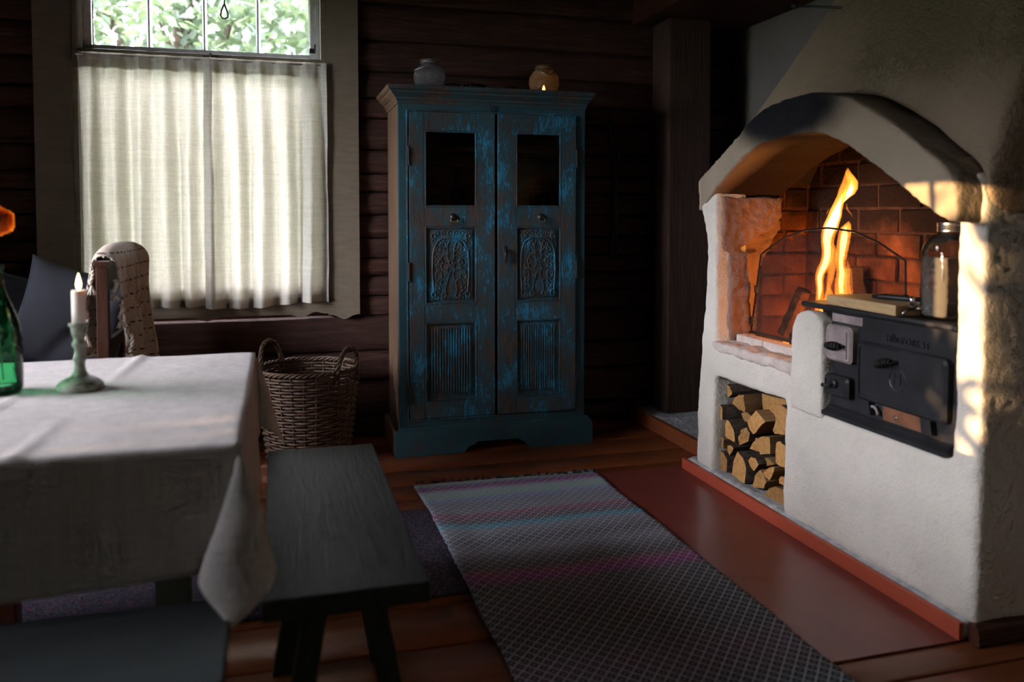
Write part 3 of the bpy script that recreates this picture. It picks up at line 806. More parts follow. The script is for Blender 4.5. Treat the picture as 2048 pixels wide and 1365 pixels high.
# hood: leans back from the arch to the flue
hood_b = []
for (y, z) in O2:
    s = 1 + .045 * max(0, min(1, (y - 2.6) / .6))
    nr = max(0, min(1, (2.05 - y) / .25)); hood_b.append((1.885 - .05 * nr, y * s - .014 * nr, z + .005))
NT_ = len(hood_b) - 1
def hood_fn(u, v):
    # u along the arch (with a return to the wall at either end), v upward
    k = u * (NT_ + 8) - 4
    i = int(max(0, min(NT_, round(k)))); b = hood_b[i]; w = i / NT_
    T = (2.40 + .04 * math.cos(w * 2 * math.pi), 2.74 - .99 * w, 2.56)
    e = v
    x = b[0] + (T[0] - b[0]) * (e ** 1.05); y = b[1] + (T[1] - b[1]) * (1 - (1 - e) ** 1.35 if w < .5 else e); z = b[2] + (T[2] - b[2]) * e
    bulge = .05 * math.sin(math.pi * v) * math.sin(math.pi * min(1, max(0, w)))
    x -= bulge
    if k < 0: x += (2.66 - x) * min(1, (-k / 4)) ** 1.6; y -= .02 * (-k / 4)
    if k > NT_: x += (2.66 - x) * min(1, ((k - NT_) / 4)) ** 1.6
    elif w > .93: x += .03 * ((w - .93) / .07) ** 2
    d = .007 * fbm(y * 5, z * 5, x * 5, 3)
    return (x + d, y, z)
mb = MB(); mb.grid(hood_fn, NT_ + 8, 40); hood = mb.build('hood', MT['plaster_hood'], fp, smooth=True, fix=False)
hood.data.materials.append(MT['soot']); m = hood.modifiers.new('t', 'SOLIDIFY'); m.thickness = .06; m.offset = HOODS; m.material_offset = 1
m = hood.modifiers.new('s', 'SUBSURF'); m.levels = 1; m.render_levels = 1
modified(hood); hood.data.polygons.foreach_set('use_smooth', [True] * len(hood.data.polygons))

# firebox: brick lining, each brick a piece
def brick_mesh(l, h, d):
    bm = bmesh.new(); bmesh.ops.create_cube(bm, size=1)
    for w in bm.verts: w.co = Vector((w.co.x * d, w.co.y * l, w.co.z * h))
    bmesh.ops.bevel(bm, geom=bm.edges[:], offset=.006, segments=1, affect='EDGES')
    for w in bm.verts: w.co += Vector([random.uniform(-.0022, .0022) for _ in range(3)])
    me = bpy.data.meshes.new('brick'); bm.to_mesh(me); bm.free(); me.materials.append(MT['brick']); return me
full = [brick_mesh(.236, .090, .06) for _ in range(3)]; half = [brick_mesh(.112, .090, .06) for _ in range(2)]
def put_brick(me, x, y, z, rz=0):
    o = bpy.data.objects.new('brick', me); COL.objects.link(o); o.parent = fp
    o.location = Vector((x, y, z)) - fp.location; o.rotation_euler = (random.uniform(-.012, .012), random.uniform(-.012, .012), rz + random.uniform(-.014, .014))
for c in range(10):
    z = .617 + .05 + c * .0985
    y = 3.33 - (0 if c % 2 else .0)
    first = True
    yy = 3.335
    while yy > 1.90:
        use_half = (c % 2 == 1 and first)
        L = .124 if use_half else .248
        if yy - L < 1.88:
            if yy - .124 >= 1.88: put_brick(random.choice(half), 2.39 + random.uniform(-.006, .006), yy - .062, z)
            break
        put_brick(random.choice(half if use_half else full), 2.39 + random.uniform(-.006, .006), yy - L / 2, z)
        yy -= L; first = False
    # return along the far side
    if c < 7:
        xx = 2.355; first = True
        while xx - .124 > 2.02:
            L = .124 if (c % 2 == 0 and first) or xx - .248 < 2.02 else .248
            put_brick(random.choice(half if L < .2 else full), xx - L / 2, 3.318 + random.uniform(-.005, .005), z, math.pi / 2)
            xx -= L; first = False
mb = MB(); mb.box(2.367, 2.43, 1.86, 3.34, .60, 1.60); mb.box(2.0, 2.42, 3.295, 3.355, .60, 1.40); mb.build('mortar_bed', MT['mortar'], fp)
mb = MB(); mb.box(1.96, 2.40, 2.56, 3.33, .606, .622); mb.build('hearth_floor', MT['ash'], fp)
# plastered jamb lining with its step and a broken top
def lin(u, v):
    x = 1.90 + .10 * u; z = .63 + v * .40
    return (x, 3.208 - .004 + .004 * fbm(x * 20, z * 14, 3, 2), z)
mb = MB(); mb.box(1.895, 2.005, 3.193, 3.235, .62, 1.02); mb.box(1.99, 2.05, 3.225, 3.33, .62, 1.02)
mb.prism([(1.90, .62), (2.07, .62), (2.065, .80), (2.085, .95), (2.13, 1.05), (2.19, 1.13), (2.17, 1.20), (2.20, 1.26), (1.90, 1.26)], 3.245, 3.31, 'y'); mb.prism([(1.86, 1.015), (1.92, 1.03), (2.0, 1.055), (2.06, 1.10), (2.11, 1.125), (2.16, 1.17), (2.15, 1.26), (1.86, 1.26)], 3.196, 3.26, 'y')
o = mb.build('jamb_lining', MT['plaster_lining'], fp); voxel(o, .009, 3, .006, 18, .006, 45)
# the white bricks that edge the hearth
bw = []
for k, (a, b) in enumerate(((3.185, 2.985), (2.98, 2.775), (2.77, 2.60))):
    mb = MB(); mb.box(1.925, 1.985, b, a, .626, .662, .006); o = mb.build('brick', MT['brick_white'], fp); o.data.materials[0] = MT['brick_white']
# soot-black flue inside the hood
mb = MB(); mb.box(2.16, 2.42, 1.89, 3.0, 1.66, 1.70); mb.build('smoke_shelf', MT['soot'], fp)

# ------------------------------------------------------------------ cast-iron range
SX = 1.865
st = empty('cooking_range', (2.1, 2.2, .484), 'black cast-iron wood range with three doors built into the fireplace', 'stove')
mb = MB(); mb.box(SX, 2.38, 1.89, 2.46, .488, .846); mb.box(1.93, 2.38, 2.46, 2.60, .63, .846); mb.build('body', MT['iron'], st)
mb = MB(); mb.prism([(1.846, .848), (1.838, .856), (1.842, .868), (2.40, .868), (2.40, .848)], 1.888, 2.605, 'y'); o = mb.build('top_plate', MT['iron'], st)
m = o.modifiers.new('b', 'BEVEL'); m.width = .004; m.segments = 2; modified(o)
# ash-dusted corner of the front round the fire door
mb = MB(); mb.box(SX - .004, SX, 2.30, 2.455, .812, .840, .002); mb.build('front_frame', MT['iron_ash'], st)
def rdoor(name, y0, y1, z0, z1, mat, thick=.03, r=.018, parent=st):
    d = empty(name, (SX, (y0 + y1) / 2, z0), parent=parent)
    def rr(y0, y1, z0, z1, r, n=5):
        P = []
        for (cy_, cz_, a0) in ((y1 - r, z1 - r, 0), (y0 + r, z1 - r, 90), (y0 + r, z0 + r, 180), (y1 - r, z0 + r, 270)):
            for k in range(n + 1):
                a = R(a0 + 90 * k / n); P.append((cy_ + r * math.cos(a), cz_ + r * math.sin(a)))
        return P
    A = rr(y0, y1, z0, z1, r); B = rr(y0 + .008, y1 - .008, z0 + .008, z1 - .008, r * .8); Cc = rr(y0 + .016, y1 - .016, z0 + .016, z1 - .016, r * .5)
    n = len(A); vs = [(SX + .002, *p) for p in A] + [(SX - thick * .75, *p) for p in A] + [(SX - thick, *p) for p in B] + [(SX - thick, *p) for p in Cc] + [(SX - thick + .004, p[0], p[1]) for p in Cc]
    fs = []
    for L in range(4):
        for k in range(n): fs.append((L * n + k, L * n + (k + 1) % n, (L + 1) * n + (k + 1) % n, (L + 1) * n + k))
    fs.append(tuple(range(4 * n, 5 * n)))
    mb = MB(); mb.add(vs, fs); o = mb.build('panel', mat, d); auto_smooth(o, 30)
    return d
def coil_handle(parent, x, y, z, dy, dz, n=7, L=.085, r=.013):
    """wire-coil grip, fat in the middle"""
    mb = MB(); P = []
    for k in range(n * 12 + 1):
        u = k / (n * 12); a = 2 * math.pi * n * u; rr = r * (.35 + .65 * math.sin(math.pi * min(1, u * 1.0)) ** .7)
        P.append((x + rr * math.cos(a), y + dy * L * u, z + dz * L * u + rr * math.sin(a)))
    mb.tube(P, .0028, 5)
    mb.tube([(x, y, z), (x, y + dy * L * .9, z + dz * L * .9), (x + .02, y + dy * L, z + dz * L), (SX - .024, y + dy * L, z + dz * L)], .004, 6)
    return mb.build('handle', MT['iron_black'], parent, smooth=True)
fd = rdoor('fire_door', 2.320, 2.457, .680, .804, MT['iron_ash'], .032)
mb = MB(); mb.box(SX - .031, SX - .0285, 2.345, 2.442, .694, .790); mb.build('inset', MT['iron_ash'], fd)
coil_handle(fd, SX - .050, 2.428, .733, -.98, .06, 7, .080, .014)
for z in (.707, .777):
    mb = MB(); mb.box(SX - .02, SX, 2.450, 2.475, z - .007, z + .007, .002); mb.tube([(SX - .012, 2.468, z - .016), (SX - .012, 2.468, z + .016)], .007, 8); mb.build('hinge', MT['iron'], fd)
ad = rdoor('ash_door', 2.337, 2.470, .558, .630, MT['iron'], .030, .012)
mb = MB(); mb.tube([(SX - .028, 2.405, .598), (SX - .05, 2.412, .597), (SX - .050, 2.425, .594), (SX - .050, 2.440, .592)], [.004, .005, .006, .008], 8); mb.lathe((SX - .030, 2.405, .602), [(.004, -.006), (.016, -.004), (.016, 0), (.004, .004)], 10, 'x'); mb.build('handle', MT['iron_black'], ad, smooth=True)
for z in (.575, .615):
    mb = MB(); mb.box(SX - .02, SX, 2.463, 2.480, z - .005, z + .005, .002); mb.build('hinge', MT['iron'], ad)
od = rdoor('oven_door', 1.918, 2.303, .575, .766, MT['iron'], .026, .02)
coil_handle(od, SX - .046, 2.190, .708, -.93, .24, 8, .080, .014)
mb = MB(); yc, zc = 2.115, .670
mb.tube([(SX - .0225, yc + .033 * math.cos(2 * math.pi * k / 28), zc + .036 * math.sin(2 * math.pi * k / 28)) for k in range(28)], .0022, 5, closed=True); mb.build('emblem_ring', MT['iron'], od)
def text(body_, size, loc, mat, parent, name, depth=.0015, sx=1.0):
    cu = bpy.data.curves.new(name, 'FONT'); cu.body = body_; cu.size = size; cu.extrude = depth; cu.align_x = 'CENTER'; cu.align_y = 'CENTER'
    cu.space_character = 1.12
    o = bpy.data.objects.new(name, cu); COL.objects.link(o)
    dg = bpy.context.evaluated_depsgraph_get(); dg.update()
    me = bpy.data.meshes.new_from_object(o.evaluated_get(dg)); bpy.data.objects.remove(o)
    me.materials.clear(); me.materials.append(mat)
    q = bpy.data.objects.new(name, me); COL.objects.link(q); q.parent = parent
    # text reads from +Y to -Y on a face that looks toward -X
    q.rotation_euler = (R(90), 0, R(-90)); q.scale = (sx, 1, 1); q.location = Vector(loc) - wloc(parent)
    return q
text('H', .052, (SX - .0225, yc, zc), MT['iron'], od, 'emblem', .002)
text('HÖGFORS 54', .030, (SX - .001, 2.100, .789), MT['iron'], st, 'lettering', .0025, .92)
# lower apron: hinge lugs, ash slide, rusty plate
for y in (2.262, 2.000):
    mb = MB(); mb.prism([(y + .02, .575), (y - .02, .575), (y - .028, .533), (y + .012, .530)], SX - .022, SX, 'x'); mb.build('door_lug', MT['iron'], st)
mb = MB(); mb.tube([(SX - .012, 2.232 + .022 * math.cos(a * math.pi / 10), .538 + .022 * math.sin(a * math.pi / 10)) for a in range(11)], .005, 6); mb.build('draught_ring', MT['iron_ash'], st, smooth=True)
mb = MB(); mb.box(SX - .006, SX, 2.028, 2.195, .526, .570, .001); pl = mb.build('rust_plate', MT['rust'], st)
mb = MB(); mb.lathe((SX - .008, 2.135, .546), [(.001, -.004), (.006, -.002), (.006, .004)], 8, 'x'); mb.build('rivet', MT['steel'], pl)
# ash tray ledge at the foot
mb = MB(); mb.prism([(1.824, .487), (1.824, .500), (1.830, .503), (SX - .006, .522), (SX, .532), (SX, .487)], 1.905, 2.578, 'y'); mb.tube([(1.846, 1.91, .513), (1.846, 2.57, .513)], .003, 6); mb.build('tray', MT['iron'], st)

# ------------------------------------------------------------------ fire
HZ = .622
def flog(p, q, r, mat, label):
    mb = MB(); p = Vector(p); q = Vector(q)
    P = [p + (q - p) * k / 6 + Vector((random.uniform(-.004, .004),) * 3) for k in range(7)]
    mb.tube(P, [r * random.uniform(.85, 1.1) for _ in P], 6); o = mb.build('burning_log', mat); tag(o, label, 'firewood', 'logs on the fire'); return o
flog((2.06, 2.96, .672), (2.20, 2.66, .672), .045, MT['charred'], 'charred log lying flat at the foot of the flames')
flog((2.27, 2.98, .665), (2.22, 2.55, .665), .036, MT['charred'], 'charred log lying across the first one in the fire')
flog((2.325, 2.90, .63), (2.285, 2.885, .965), .050, MT['split_side'], 'split log standing upright to the right of the flames')
flog((2.13, 3.13, .66), (2.16, 3.04, .86), .034, MT['charred'], 'short log leaning into the flames from the left')
fire = empty('fire', (2.16, 2.82, HZ), 'tall orange and yellow flames rising behind the spark screen', 'fire')
def tongue(name, pts, mat, flat=.62, n=14):
    """pts: (y, z, halfwidth) up the tongue, at x about 2.15"""
    P = resample([(p[0], p[1], p[2] * 1.42) for p in pts], 26); vs = []; fs = []
    for i, (y, z, r) in enumerate(P):
        for k in range(n):
            a = 2 * math.pi * k / n
            x = 2.15 + .012 * math.sin(z * 9 + y * 7) + r * flat * math.sin(a) * 1.3
            vs.append((x, y + r * math.cos(a) * (1 + .28 * noise.noise(Vector((z * 26, y * 9, a * .8)))) + .006 * noise.noise(Vector((z * 18, 3, y * 4))), z))
    for i in range(26):
        for k in range(n): fs.append((i * n + k, i * n + (k + 1) % n, (i + 1) * n + (k + 1) % n, (i + 1) * n + k))
    fs.append(tuple(range(n - 1, -1, -1))); fs.append(tuple(26 * n + k for k in range(n)))
    mb = MB(); mb.add(vs, fs); return mb.build(name, MT[mat], fire, smooth=True)
# tongues: (y, z, half width) from the root up
tongue('flame', [(2.93, 0.655, 0.02), (2.935, 0.74, 0.016), (2.918, 0.875, 0.0125), (2.913, 0.93, 0.0146), (2.889, 0.967, 0.0186), (2.862, 1.005, 0.0195), (2.856, 1.041, 0.0194), (2.859, 1.081, 0.0205), (2.851, 1.116, 0.0235), (2.831, 1.148, 0.0243), (2.815, 1.183, 0.0222), (2.802, 1.218, 0.0171), (2.787, 1.257, 0.013), (2.775, 1.3, 0.0085), (2.768, 1.338, 0.0045), (2.763, 1.368, 0.0005)], 'flame_outer')
tongue('flame', [(2.8, 0.66, 0.03), (2.8, 0.76, 0.028), (2.795, 0.912, 0.0171), (2.783, 0.956, 0.016), (2.788, 0.995, 0.0161), (2.781, 1.031, 0.018), (2.766, 1.066, 0.0189), (2.757, 1.101, 0.0199), (2.748, 1.127, 0.0168), (2.735, 1.144, 0.0099), (2.729, 1.159, 0.001)], 'flame_outer')
tongue('flame', [(2.779, 1.226, 0.003), (2.76, 1.247, 0.0099), (2.738, 1.264, 0.0177), (2.719, 1.285, 0.0186), (2.72, 1.31, 0.0166), (2.737, 1.332, 0.0128), (2.753, 1.35, 0.0079), (2.758, 1.367, 0.001)], 'flame_outer')
tongue('flame', [(2.748, 0.872, 0.006), (2.762, 0.91, 0.009), (2.756, 0.949, 0.0099), (2.746, 0.98, 0.0059), (2.754, 1.01, 0.001)], 'flame_outer')
tongue('flame', [(2.872, 0.87, 0.0051), (2.849, 0.925, 0.0112), (2.834, 0.98, 0.0132), (2.821, 1.016, 0.0111), (2.818, 1.051, 0.0061), (2.826, 1.077, 0.001)], 'flame_outer')
tongue('flame', [(2.747, 1.226, 0.0015), (2.74, 1.204, 0.003), (2.72, 1.187, 0.0025), (2.71, 1.172, 0.0005)], 'flame_outer')
tongue('flame', [(2.873, 1.183, 0.001), (2.865, 1.196, 0.0026), (2.856, 1.209, 0.0005)], 'flame_outer')
tongue('flame', [(2.928, 0.833, 0.0031), (2.918, 0.875, 0.0073), (2.91, 0.93, 0.0083), (2.887, 0.968, 0.0103), (2.864, 1.005, 0.0113), (2.86, 1.041, 0.0102), (2.862, 1.081, 0.0123), (2.852, 1.116, 0.0153), (2.83, 1.148, 0.0172), (2.811, 1.183, 0.0141), (2.798, 1.213, 0.009), (2.786, 1.248, 0.004), (2.78, 1.269, 0.0005)], 'flame_core')
tongue('flame', [(2.796, 0.87, 0.006), (2.793, 0.912, 0.008), (2.783, 0.956, 0.008), (2.785, 0.996, 0.007), (2.778, 1.031, 0.008), (2.766, 1.066, 0.01), (2.758, 1.101, 0.0109), (2.751, 1.127, 0.0059), (2.745, 1.14, 0.0005)], 'flame_core')
tongue('flame', [(2.77, 1.23, 0.0015), (2.754, 1.247, 0.0049), (2.734, 1.266, 0.0098), (2.723, 1.285, 0.0078), (2.723, 1.304, 0.0029), (2.727, 1.315, 0.0005)], 'flame_core')
tongue('flame', [(2.90, .655, .03), (2.885, .72, .034), (2.87, .79, .028), (2.865, .86, .014), (2.868, .91, .002)], 'flame_outer')
tongue('flame', [(2.70, .655, .02), (2.705, .72, .022), (2.72, .79, .016), (2.73, .85, .002)], 'flame_outer')
mb = MB()
for _ in range(40):
    x, y = random.uniform(2.06, 2.28), random.uniform(2.62, 3.05); s = random.uniform(.008, .018)
    bm = bmesh.new(); bmesh.ops.create_icosphere(bm, subdivisions=1, radius=s, matrix=Matrix.Translation((x, y, HZ + s * .6)))
    mb.bm(bm); bm.free()
o = mb.build('ember_bed', MT['ember'], fire); tag(o, kind='stuff')
for (loc, w) in (((2.15, 2.92, .78), 4.2), ((2.15, 2.79, 1.04), .4), ((2.22, 3.04, .68), 5.0)):
    d = bpy.data.lights.new('fire_light', 'POINT'); d.energy = w; d.color = (1.0, .34, .07); d.shadow_soft_size = .035
    o = bpy.data.objects.new('fire_light', d); COL.objects.link(o); o.parent = fire; o.location = Vector(loc) - fire.location

# ------------------------------------------------------------------ spark screen
sc_ = empty('spark_screen', (2.0, 2.74, .662), 'arched black wire-mesh spark screen standing in front of the flames', 'fire screen')
SXX = 2.005
outl = [(3.196, .664), (3.125, 1.012), (3.07, 1.040), (2.95, 1.090), (2.82, 1.122), (2.674, 1.133), (2.53, 1.122), (2.40, 1.086), (2.275, 1.030), (2.262, .664)]
op = resample(outl[1:-1], 40)
mb = MB(); mb.tube([(SXX, *outl[0])] + [(SXX, *p) for p in op] + [(SXX, *outl[-1])], .0042, 6); mb.build('frame', MT['iron_black'], sc_, smooth=True)
mb = MB(); mb.box(SXX - .006, SXX + .006, 2.262, 3.196, .662, .674); mb.build('bottom_bar', MT['iron_black'], sc_)
for (y, z) in ((3.158, .86), (3.185, .72), (2.27, .90)):
    mb = MB(); mb.box(SXX - .007, SXX + .007, y - .007, y + .007, z - .016, z + .016, .002); mb.build('clip', MT['iron_black'], sc_)
poly = [outl[0]] + op + [outl[-1]]
def inside(y, z):
    c = False; n = len(poly)
    for i in range(n):
        a, b = poly[i], poly[i - 1]
        if (a[1] > z) != (b[1] > z) and y < (b[0] - a[0]) * (z - a[1]) / (b[1] - a[1]) + a[0]: c = not c
    return c
mb = MB(); pitch = .0078; rw = .00082
for sgn in (1, -1):
    k0 = -200
    for k in range(-60, 190):
        y0 = 2.2 + k * pitch; run = None; step = .02; pts = []
        for s in range(0, 30):
            z = .664 + s * step; y = y0 + sgn * (z - .664) * .58 + (0 if sgn > 0 else .0)
            if inside(y, z): pts.append((SXX, y, z))
        if len(pts) >= 2: mb.tube([pts[0], pts[-1]], rw, 3, caps=False)
o = mb.build('wire_mesh', MT['iron_black'], sc_, fix=False); tag(o, kind='stuff')

# ================================================================== firewood in the niche
WOOD = [
 ('a', 1.885, 'grey weathered split log lying at the top left of the wood niche', 'bark', [(3.19, .441), (3.175, .436), (3.150, .416), (3.152, .400), (3.175, .386), (3.19, .392)]),
 ('b', 1.865, 'orange half-round log at the top of the firewood, left of the dark trunk', 'side', [(3.115, .373), (3.093, .405), (3.057, .425), (3.022, .432), (3.009, .397), (3.008, .358), (3.056, .36)]),
 ('c', 1.862, 'triangular log poking out at the left wall of the niche', 'bark', [(3.205, .350), (3.185, .329), (3.183, .287), (3.19, .286), (3.208, .286), (3.208, .314)]),
 ('d', 1.895, 'pale narrow log tucked behind the pointed orange one', 'side', [(3.206, .265), (3.187, .28), (3.176, .281), (3.179, .233), (3.206, .221)]),
 ('e', 1.865, 'tall pointed orange log on the left of the stack', 'bark', [(3.153, .295), (3.119, .283), (3.09, .251), (3.085, .211), (3.135, .213), (3.173, .221), (3.169, .258)]),
 ('f', 1.868, 'square split log turned on its corner with a green smudge', 'side', [(2.936, .387), (2.862, .357), (2.916, .312), (2.957, .279), (2.976, .295), (3.001, .323)]),
 ('g', 1.870, 'pinkish log with a cracked end in the middle of the stack', 'bark', [(3.050, .274), (3.007, .300), (2.974, .282), (2.99, .242), (3.062, .206), (3.066, .243)]),
 ('h', 1.900, 'grey bark-covered log above the pinkish one', 'bark', [(3.096, .335), (3.055, .352), (3.016, .340), (3.004, .328), (3.055, .306), (3.083, .310)]),
 ('i', 1.870, 'small wedge of wood at the left below the pointed log', 'side', [(3.207, .203), (3.200, .208), (3.185, .197), (3.19, .156), (3.206, .160)]),
 ('j', 1.866, 'small yellow log wedged above the bottom row', 'bark', [(3.155, .18), (3.126, .193), (3.101, .186), (3.109, .166), (3.129, .142), (3.15, .156)]),
 ('k', 1.866, 'square-ended log with a yellow corner right of the middle', 'side', [(2.912, .277), (2.875, .294), (2.828, .304), (2.823, .236), (2.897, .214)]),
 ('l', 1.880, 'grey split log left of the square-ended one', 'bark', [(2.949, .268), (2.922, .272), (2.914, .222), (2.944, .212), (3.000, .208), (2.975, .240)]),
 ('m', 1.866, 'tall cracked orange log at the bottom left of the niche', 'bark', [(3.208, .144), (3.176, .144), (3.15, .119), (3.157, .062), (3.200, .063), (3.208, .066)]),
 ('n', 1.862, 'largest orange log standing at the bottom of the stack', 'bark', [(3.06, .186), (3.012, .167), (2.996, .128), (2.998, .063), (3.05, .062), (3.103, .066), (3.096, .13)]),
 ('o', 1.872, 'small dark-barked log right of the largest one', 'bark', [(2.974, .184), (2.943, .186), (2.918, .166), (2.950, .130), (2.977, .138), (2.992, .162)]),
 ('p', 1.874, 'small yellow wedge under the square-ended log', 'side', [(2.874, .208), (2.849, .212), (2.827, .205), (2.806, .201), (2.858, .176)]),
 ('q', 1.862, 'pale half-moon log resting on the bottom right pieces', 'side', [(2.872, .149), (2.826, .183), (2.791, .194), (2.791, .177), (2.822, .129), (2.854, .135)]),
 ('r', 1.866, 'two-faced orange log at the front of the bottom row', 'side', [(2.891, .156), (2.848, .118), (2.867, .085), (2.941, .062), (2.950, .076), (2.934, .117)]),
 ('s', 1.860, 'triangular log in the bottom right corner of the niche', 'side', [(2.777, .124), (2.704, .124), (2.704, .062), (2.863, .062), (2.818, .103)]),
 ('t', 1.862, 'tall double log standing against the right edge of the niche', 'bark', [(2.79, .439), (2.747, .451), (2.702, .440), (2.702, .345), (2.748, .332), (2.788, .324), (2.803, .337), (2.789, .381), (2.804, .406)]),
 ('u', 1.862, 'log half hidden behind the right edge of the niche', 'bark', [(2.785, .290), (2.760, .306), (2.702, .300), (2.702, .215), (2.765, .208), (2.787, .215)]),
 ('v', 1.875, 'thin white-ended log above the corner triangle', 'side', [(2.782, .150), (2.767, .166), (2.704, .170), (2.704, .134), (2.776, .134)]),
 ('w', 1.930, 'long dark trunk across the top of the firewood', 'side', [(2.99, .44), (2.82, .452), (2.815, .395), (2.985, .362)]),
 ('x', 1.930, 'dark log deep behind the square-cornered one', 'side', [(2.855, .375), (2.818, .375), (2.818, .315), (2.90, .335)]),
]
def clean(poly):
    A = sum(p[0] * q[1] - q[0] * p[1] for p, q in zip(poly, poly[1:] + poly[:1]))
    return poly if A > 0 else poly[::-1]
random.seed(4)
for (key, xf, lab, kind, poly) in WOOD:
    poly = clean(poly); n = len(poly); cy_ = sum(p[0] for p in poly) / n; cz_ = sum(p[1] for p in poly) / n
    L = random.uniform(.30, .345); vs = []; fs = []
    P2 = []
    for a, b in zip(poly, poly[1:] + poly[:1]):   # double the outline and roughen it
        P2.append(a); P2.append(((a[0] + b[0]) / 2 + random.uniform(-.002, .002), (a[1] + b[1]) / 2 + random.uniform(-.002, .002)))
    n = len(P2); K = 5
    for k in range(K + 1):
        s = .985 - .03 * (k / K) if k else .965
        x = xf + (0 if k == 0 else .004 if k == 1 else L * (k - 1) / (K - 1))
        for p in P2:
            vs.append((x + (random.uniform(-.003, .003) if k == 0 else 0), cy_ + (p[0] - cy_) * s + .003 * noise.noise(Vector((x * 9, p[0] * 30, p[1] * 30))), cz_ + (p[1] - cz_) * s + .003 * noise.noise(Vector((x * 9, p[1] * 30, 4 + p[0] * 30)))))
    for k in range(K):
        for j in range(n): fs.append((k * n + j, k * n + (j + 1) % n, (k + 1) * n + (j + 1) % n, (k + 1) * n + j))
    e = empty('firewood_log', (xf + L / 2, cy_, min(p[1] for p in poly)), lab, 'firewood', 'split firewood in the niche')
    mb = MB(); mb.add(vs, fs + [tuple(range(K * n, K * n + n))]); o = mb.build('bark' if kind == 'bark' else 'split_face', MT['bark' if kind == 'bark' else 'split_side'], e); auto_smooth(o, 30)
    mb = MB(); c = (xf - .001, cy_, cz_); mb.add([vs[j] for j in range(n)] + [c], [(j, (j + 1) % n, n) for j in range(n)]); mb.build('end_grain', MT['split_wood'], e)

# ------------------------------------------------------------------ on the range: board, knife, water jar
cb = empty('cutting_board', (1.95, 2.29, .868), 'thick pale wooden cutting board lying on the range top', 'cutting board')
bc = [(1.852, 2.475), (1.824, 2.108), (2.075, 2.092), (2.100, 2.455)]
mb = MB(); mb.prism(bc, .8695, .903, 'z'); o = mb.build('block', MT['board_wood'], cb)
m = o.modifiers.new('b', 'BEVEL'); m.width = .003; m.segments = 2; modified(o)
mb = MB(); mb.tube([(1.852, 2.15, .886), (1.84, 2.16, .886)], .001, 4)
kn = empty('pocket_tool', (1.93, 2.22, .903), 'small black folding knife lying on the cutting board', 'knife')
mb = MB(); mb.tube([(1.905, 2.305, .912), (1.915, 2.27, .913), (1.945, 2.18, .913), (1.957, 2.145, .912)], [.007, .009, .009, .007], 8); mb.build('grip', MT['iron_black'], kn, smooth=True)
mb = MB(); mb.prism([(1.912, 2.303), (1.918, 2.303), (1.960, 2.150), (1.954, 2.148)], .9035, .906, 'z'); mb.build('blade', MT['steel'], kn)

JC = (1.935, 2.010, .8685)
jar = empty('water_dispenser', JC, 'square-shouldered glass water jar with screw lid and chrome tap on the range', 'jar')
def sq_lathe(mb, c, prof, n=40, p=4.0, cap=True):
    """lathe whose section is a rounded square"""
    vs = []; fs = []
    for (r, h, q) in prof:
        for k in range(n):
            a = 2 * math.pi * k / n + .35; ca, sa = math.cos(a), math.sin(a)
            rr = r / (abs(ca) ** q + abs(sa) ** q) ** (1 / q)
            b = a - .35 + .18
            vs.append((c[0] + rr * math.cos(b), c[1] + rr * math.sin(b), c[2] + h))
    for i in range(len(prof) - 1):
        for k in range(n): fs.append((i * n + k, i * n + (k + 1) % n, (i + 1) * n + (k + 1) % n, (i + 1) * n + k))
    if cap: fs.append(tuple(range(n - 1, -1, -1))); fs.append(tuple((len(prof) - 1) * n + k for k in range(n)))
    return mb.add(vs, fs)
mb = MB(); sq_lathe(mb, JC, [(.058, 0, 3), (.066, .006, 4), (.069, .02, 4), (.069, .20, 4), (.066, .222, 3.5), (.056, .240, 3), (.042, .252, 2.4), (.036, .258, 2), (.036, .270, 2)], cap=False); mb.build('glass', MT['jar_glass'], jar, smooth=True)
mb = MB(); sq_lathe(mb, JC, [(.050, .008, 3), (.063, .012, 4), (.0655, .02, 4), (.0655, .186, 4), (.0655, .187, 4)]); mb.build('water', MT['water_still'], jar, smooth=False)
mb = MB(); mb.lathe(JC, [(.038, .263), (.039, .264), (.039, .268), (.0375, .270), (.039, .274), (.0375, .278), (.039, .282), (.039, .289), (.036, .291)], 28); o = mb.build('lid', MT['zinc'], jar); auto_smooth(o, 25)
tp = empty('tap', (1.875, 2.055, .90), parent=jar)
TD = Vector((-.80, .60, 0)); T0 = Vector((1.884, 2.048, .898))
mb = MB(); P = [T0, T0 + TD * .030, T0 + TD * .045 + Vector((0, 0, -.002)), T0 + TD * .062 + Vector((0, 0, -.016)), T0 + TD * .066 + Vector((0, 0, -.024))]
mb.tube(P, [.007, .007, .007, .006, .005], 10); mb.lathe(T0 + Vector((0, 0, 0)), [(.014, -.004), (.014, .004)], 14, 'x'); mb.build('spout', MT['steel'], tp, smooth=True)
mb = MB(); mb.lathe(T0 + TD * .038, [(.005, .004), (.0075, .008), (.0085, .022), (.0085, .034), (.004, .037)], 14); mb.build('lever', MT['steel'], tp, smooth=True)
mb = MB(); mb.lathe(T0 + Vector((.004, -.003, 0)), [(.016, -.003), (.016, .003)], 16, 'x'); mb.build('gasket', MT['leather'], tp)
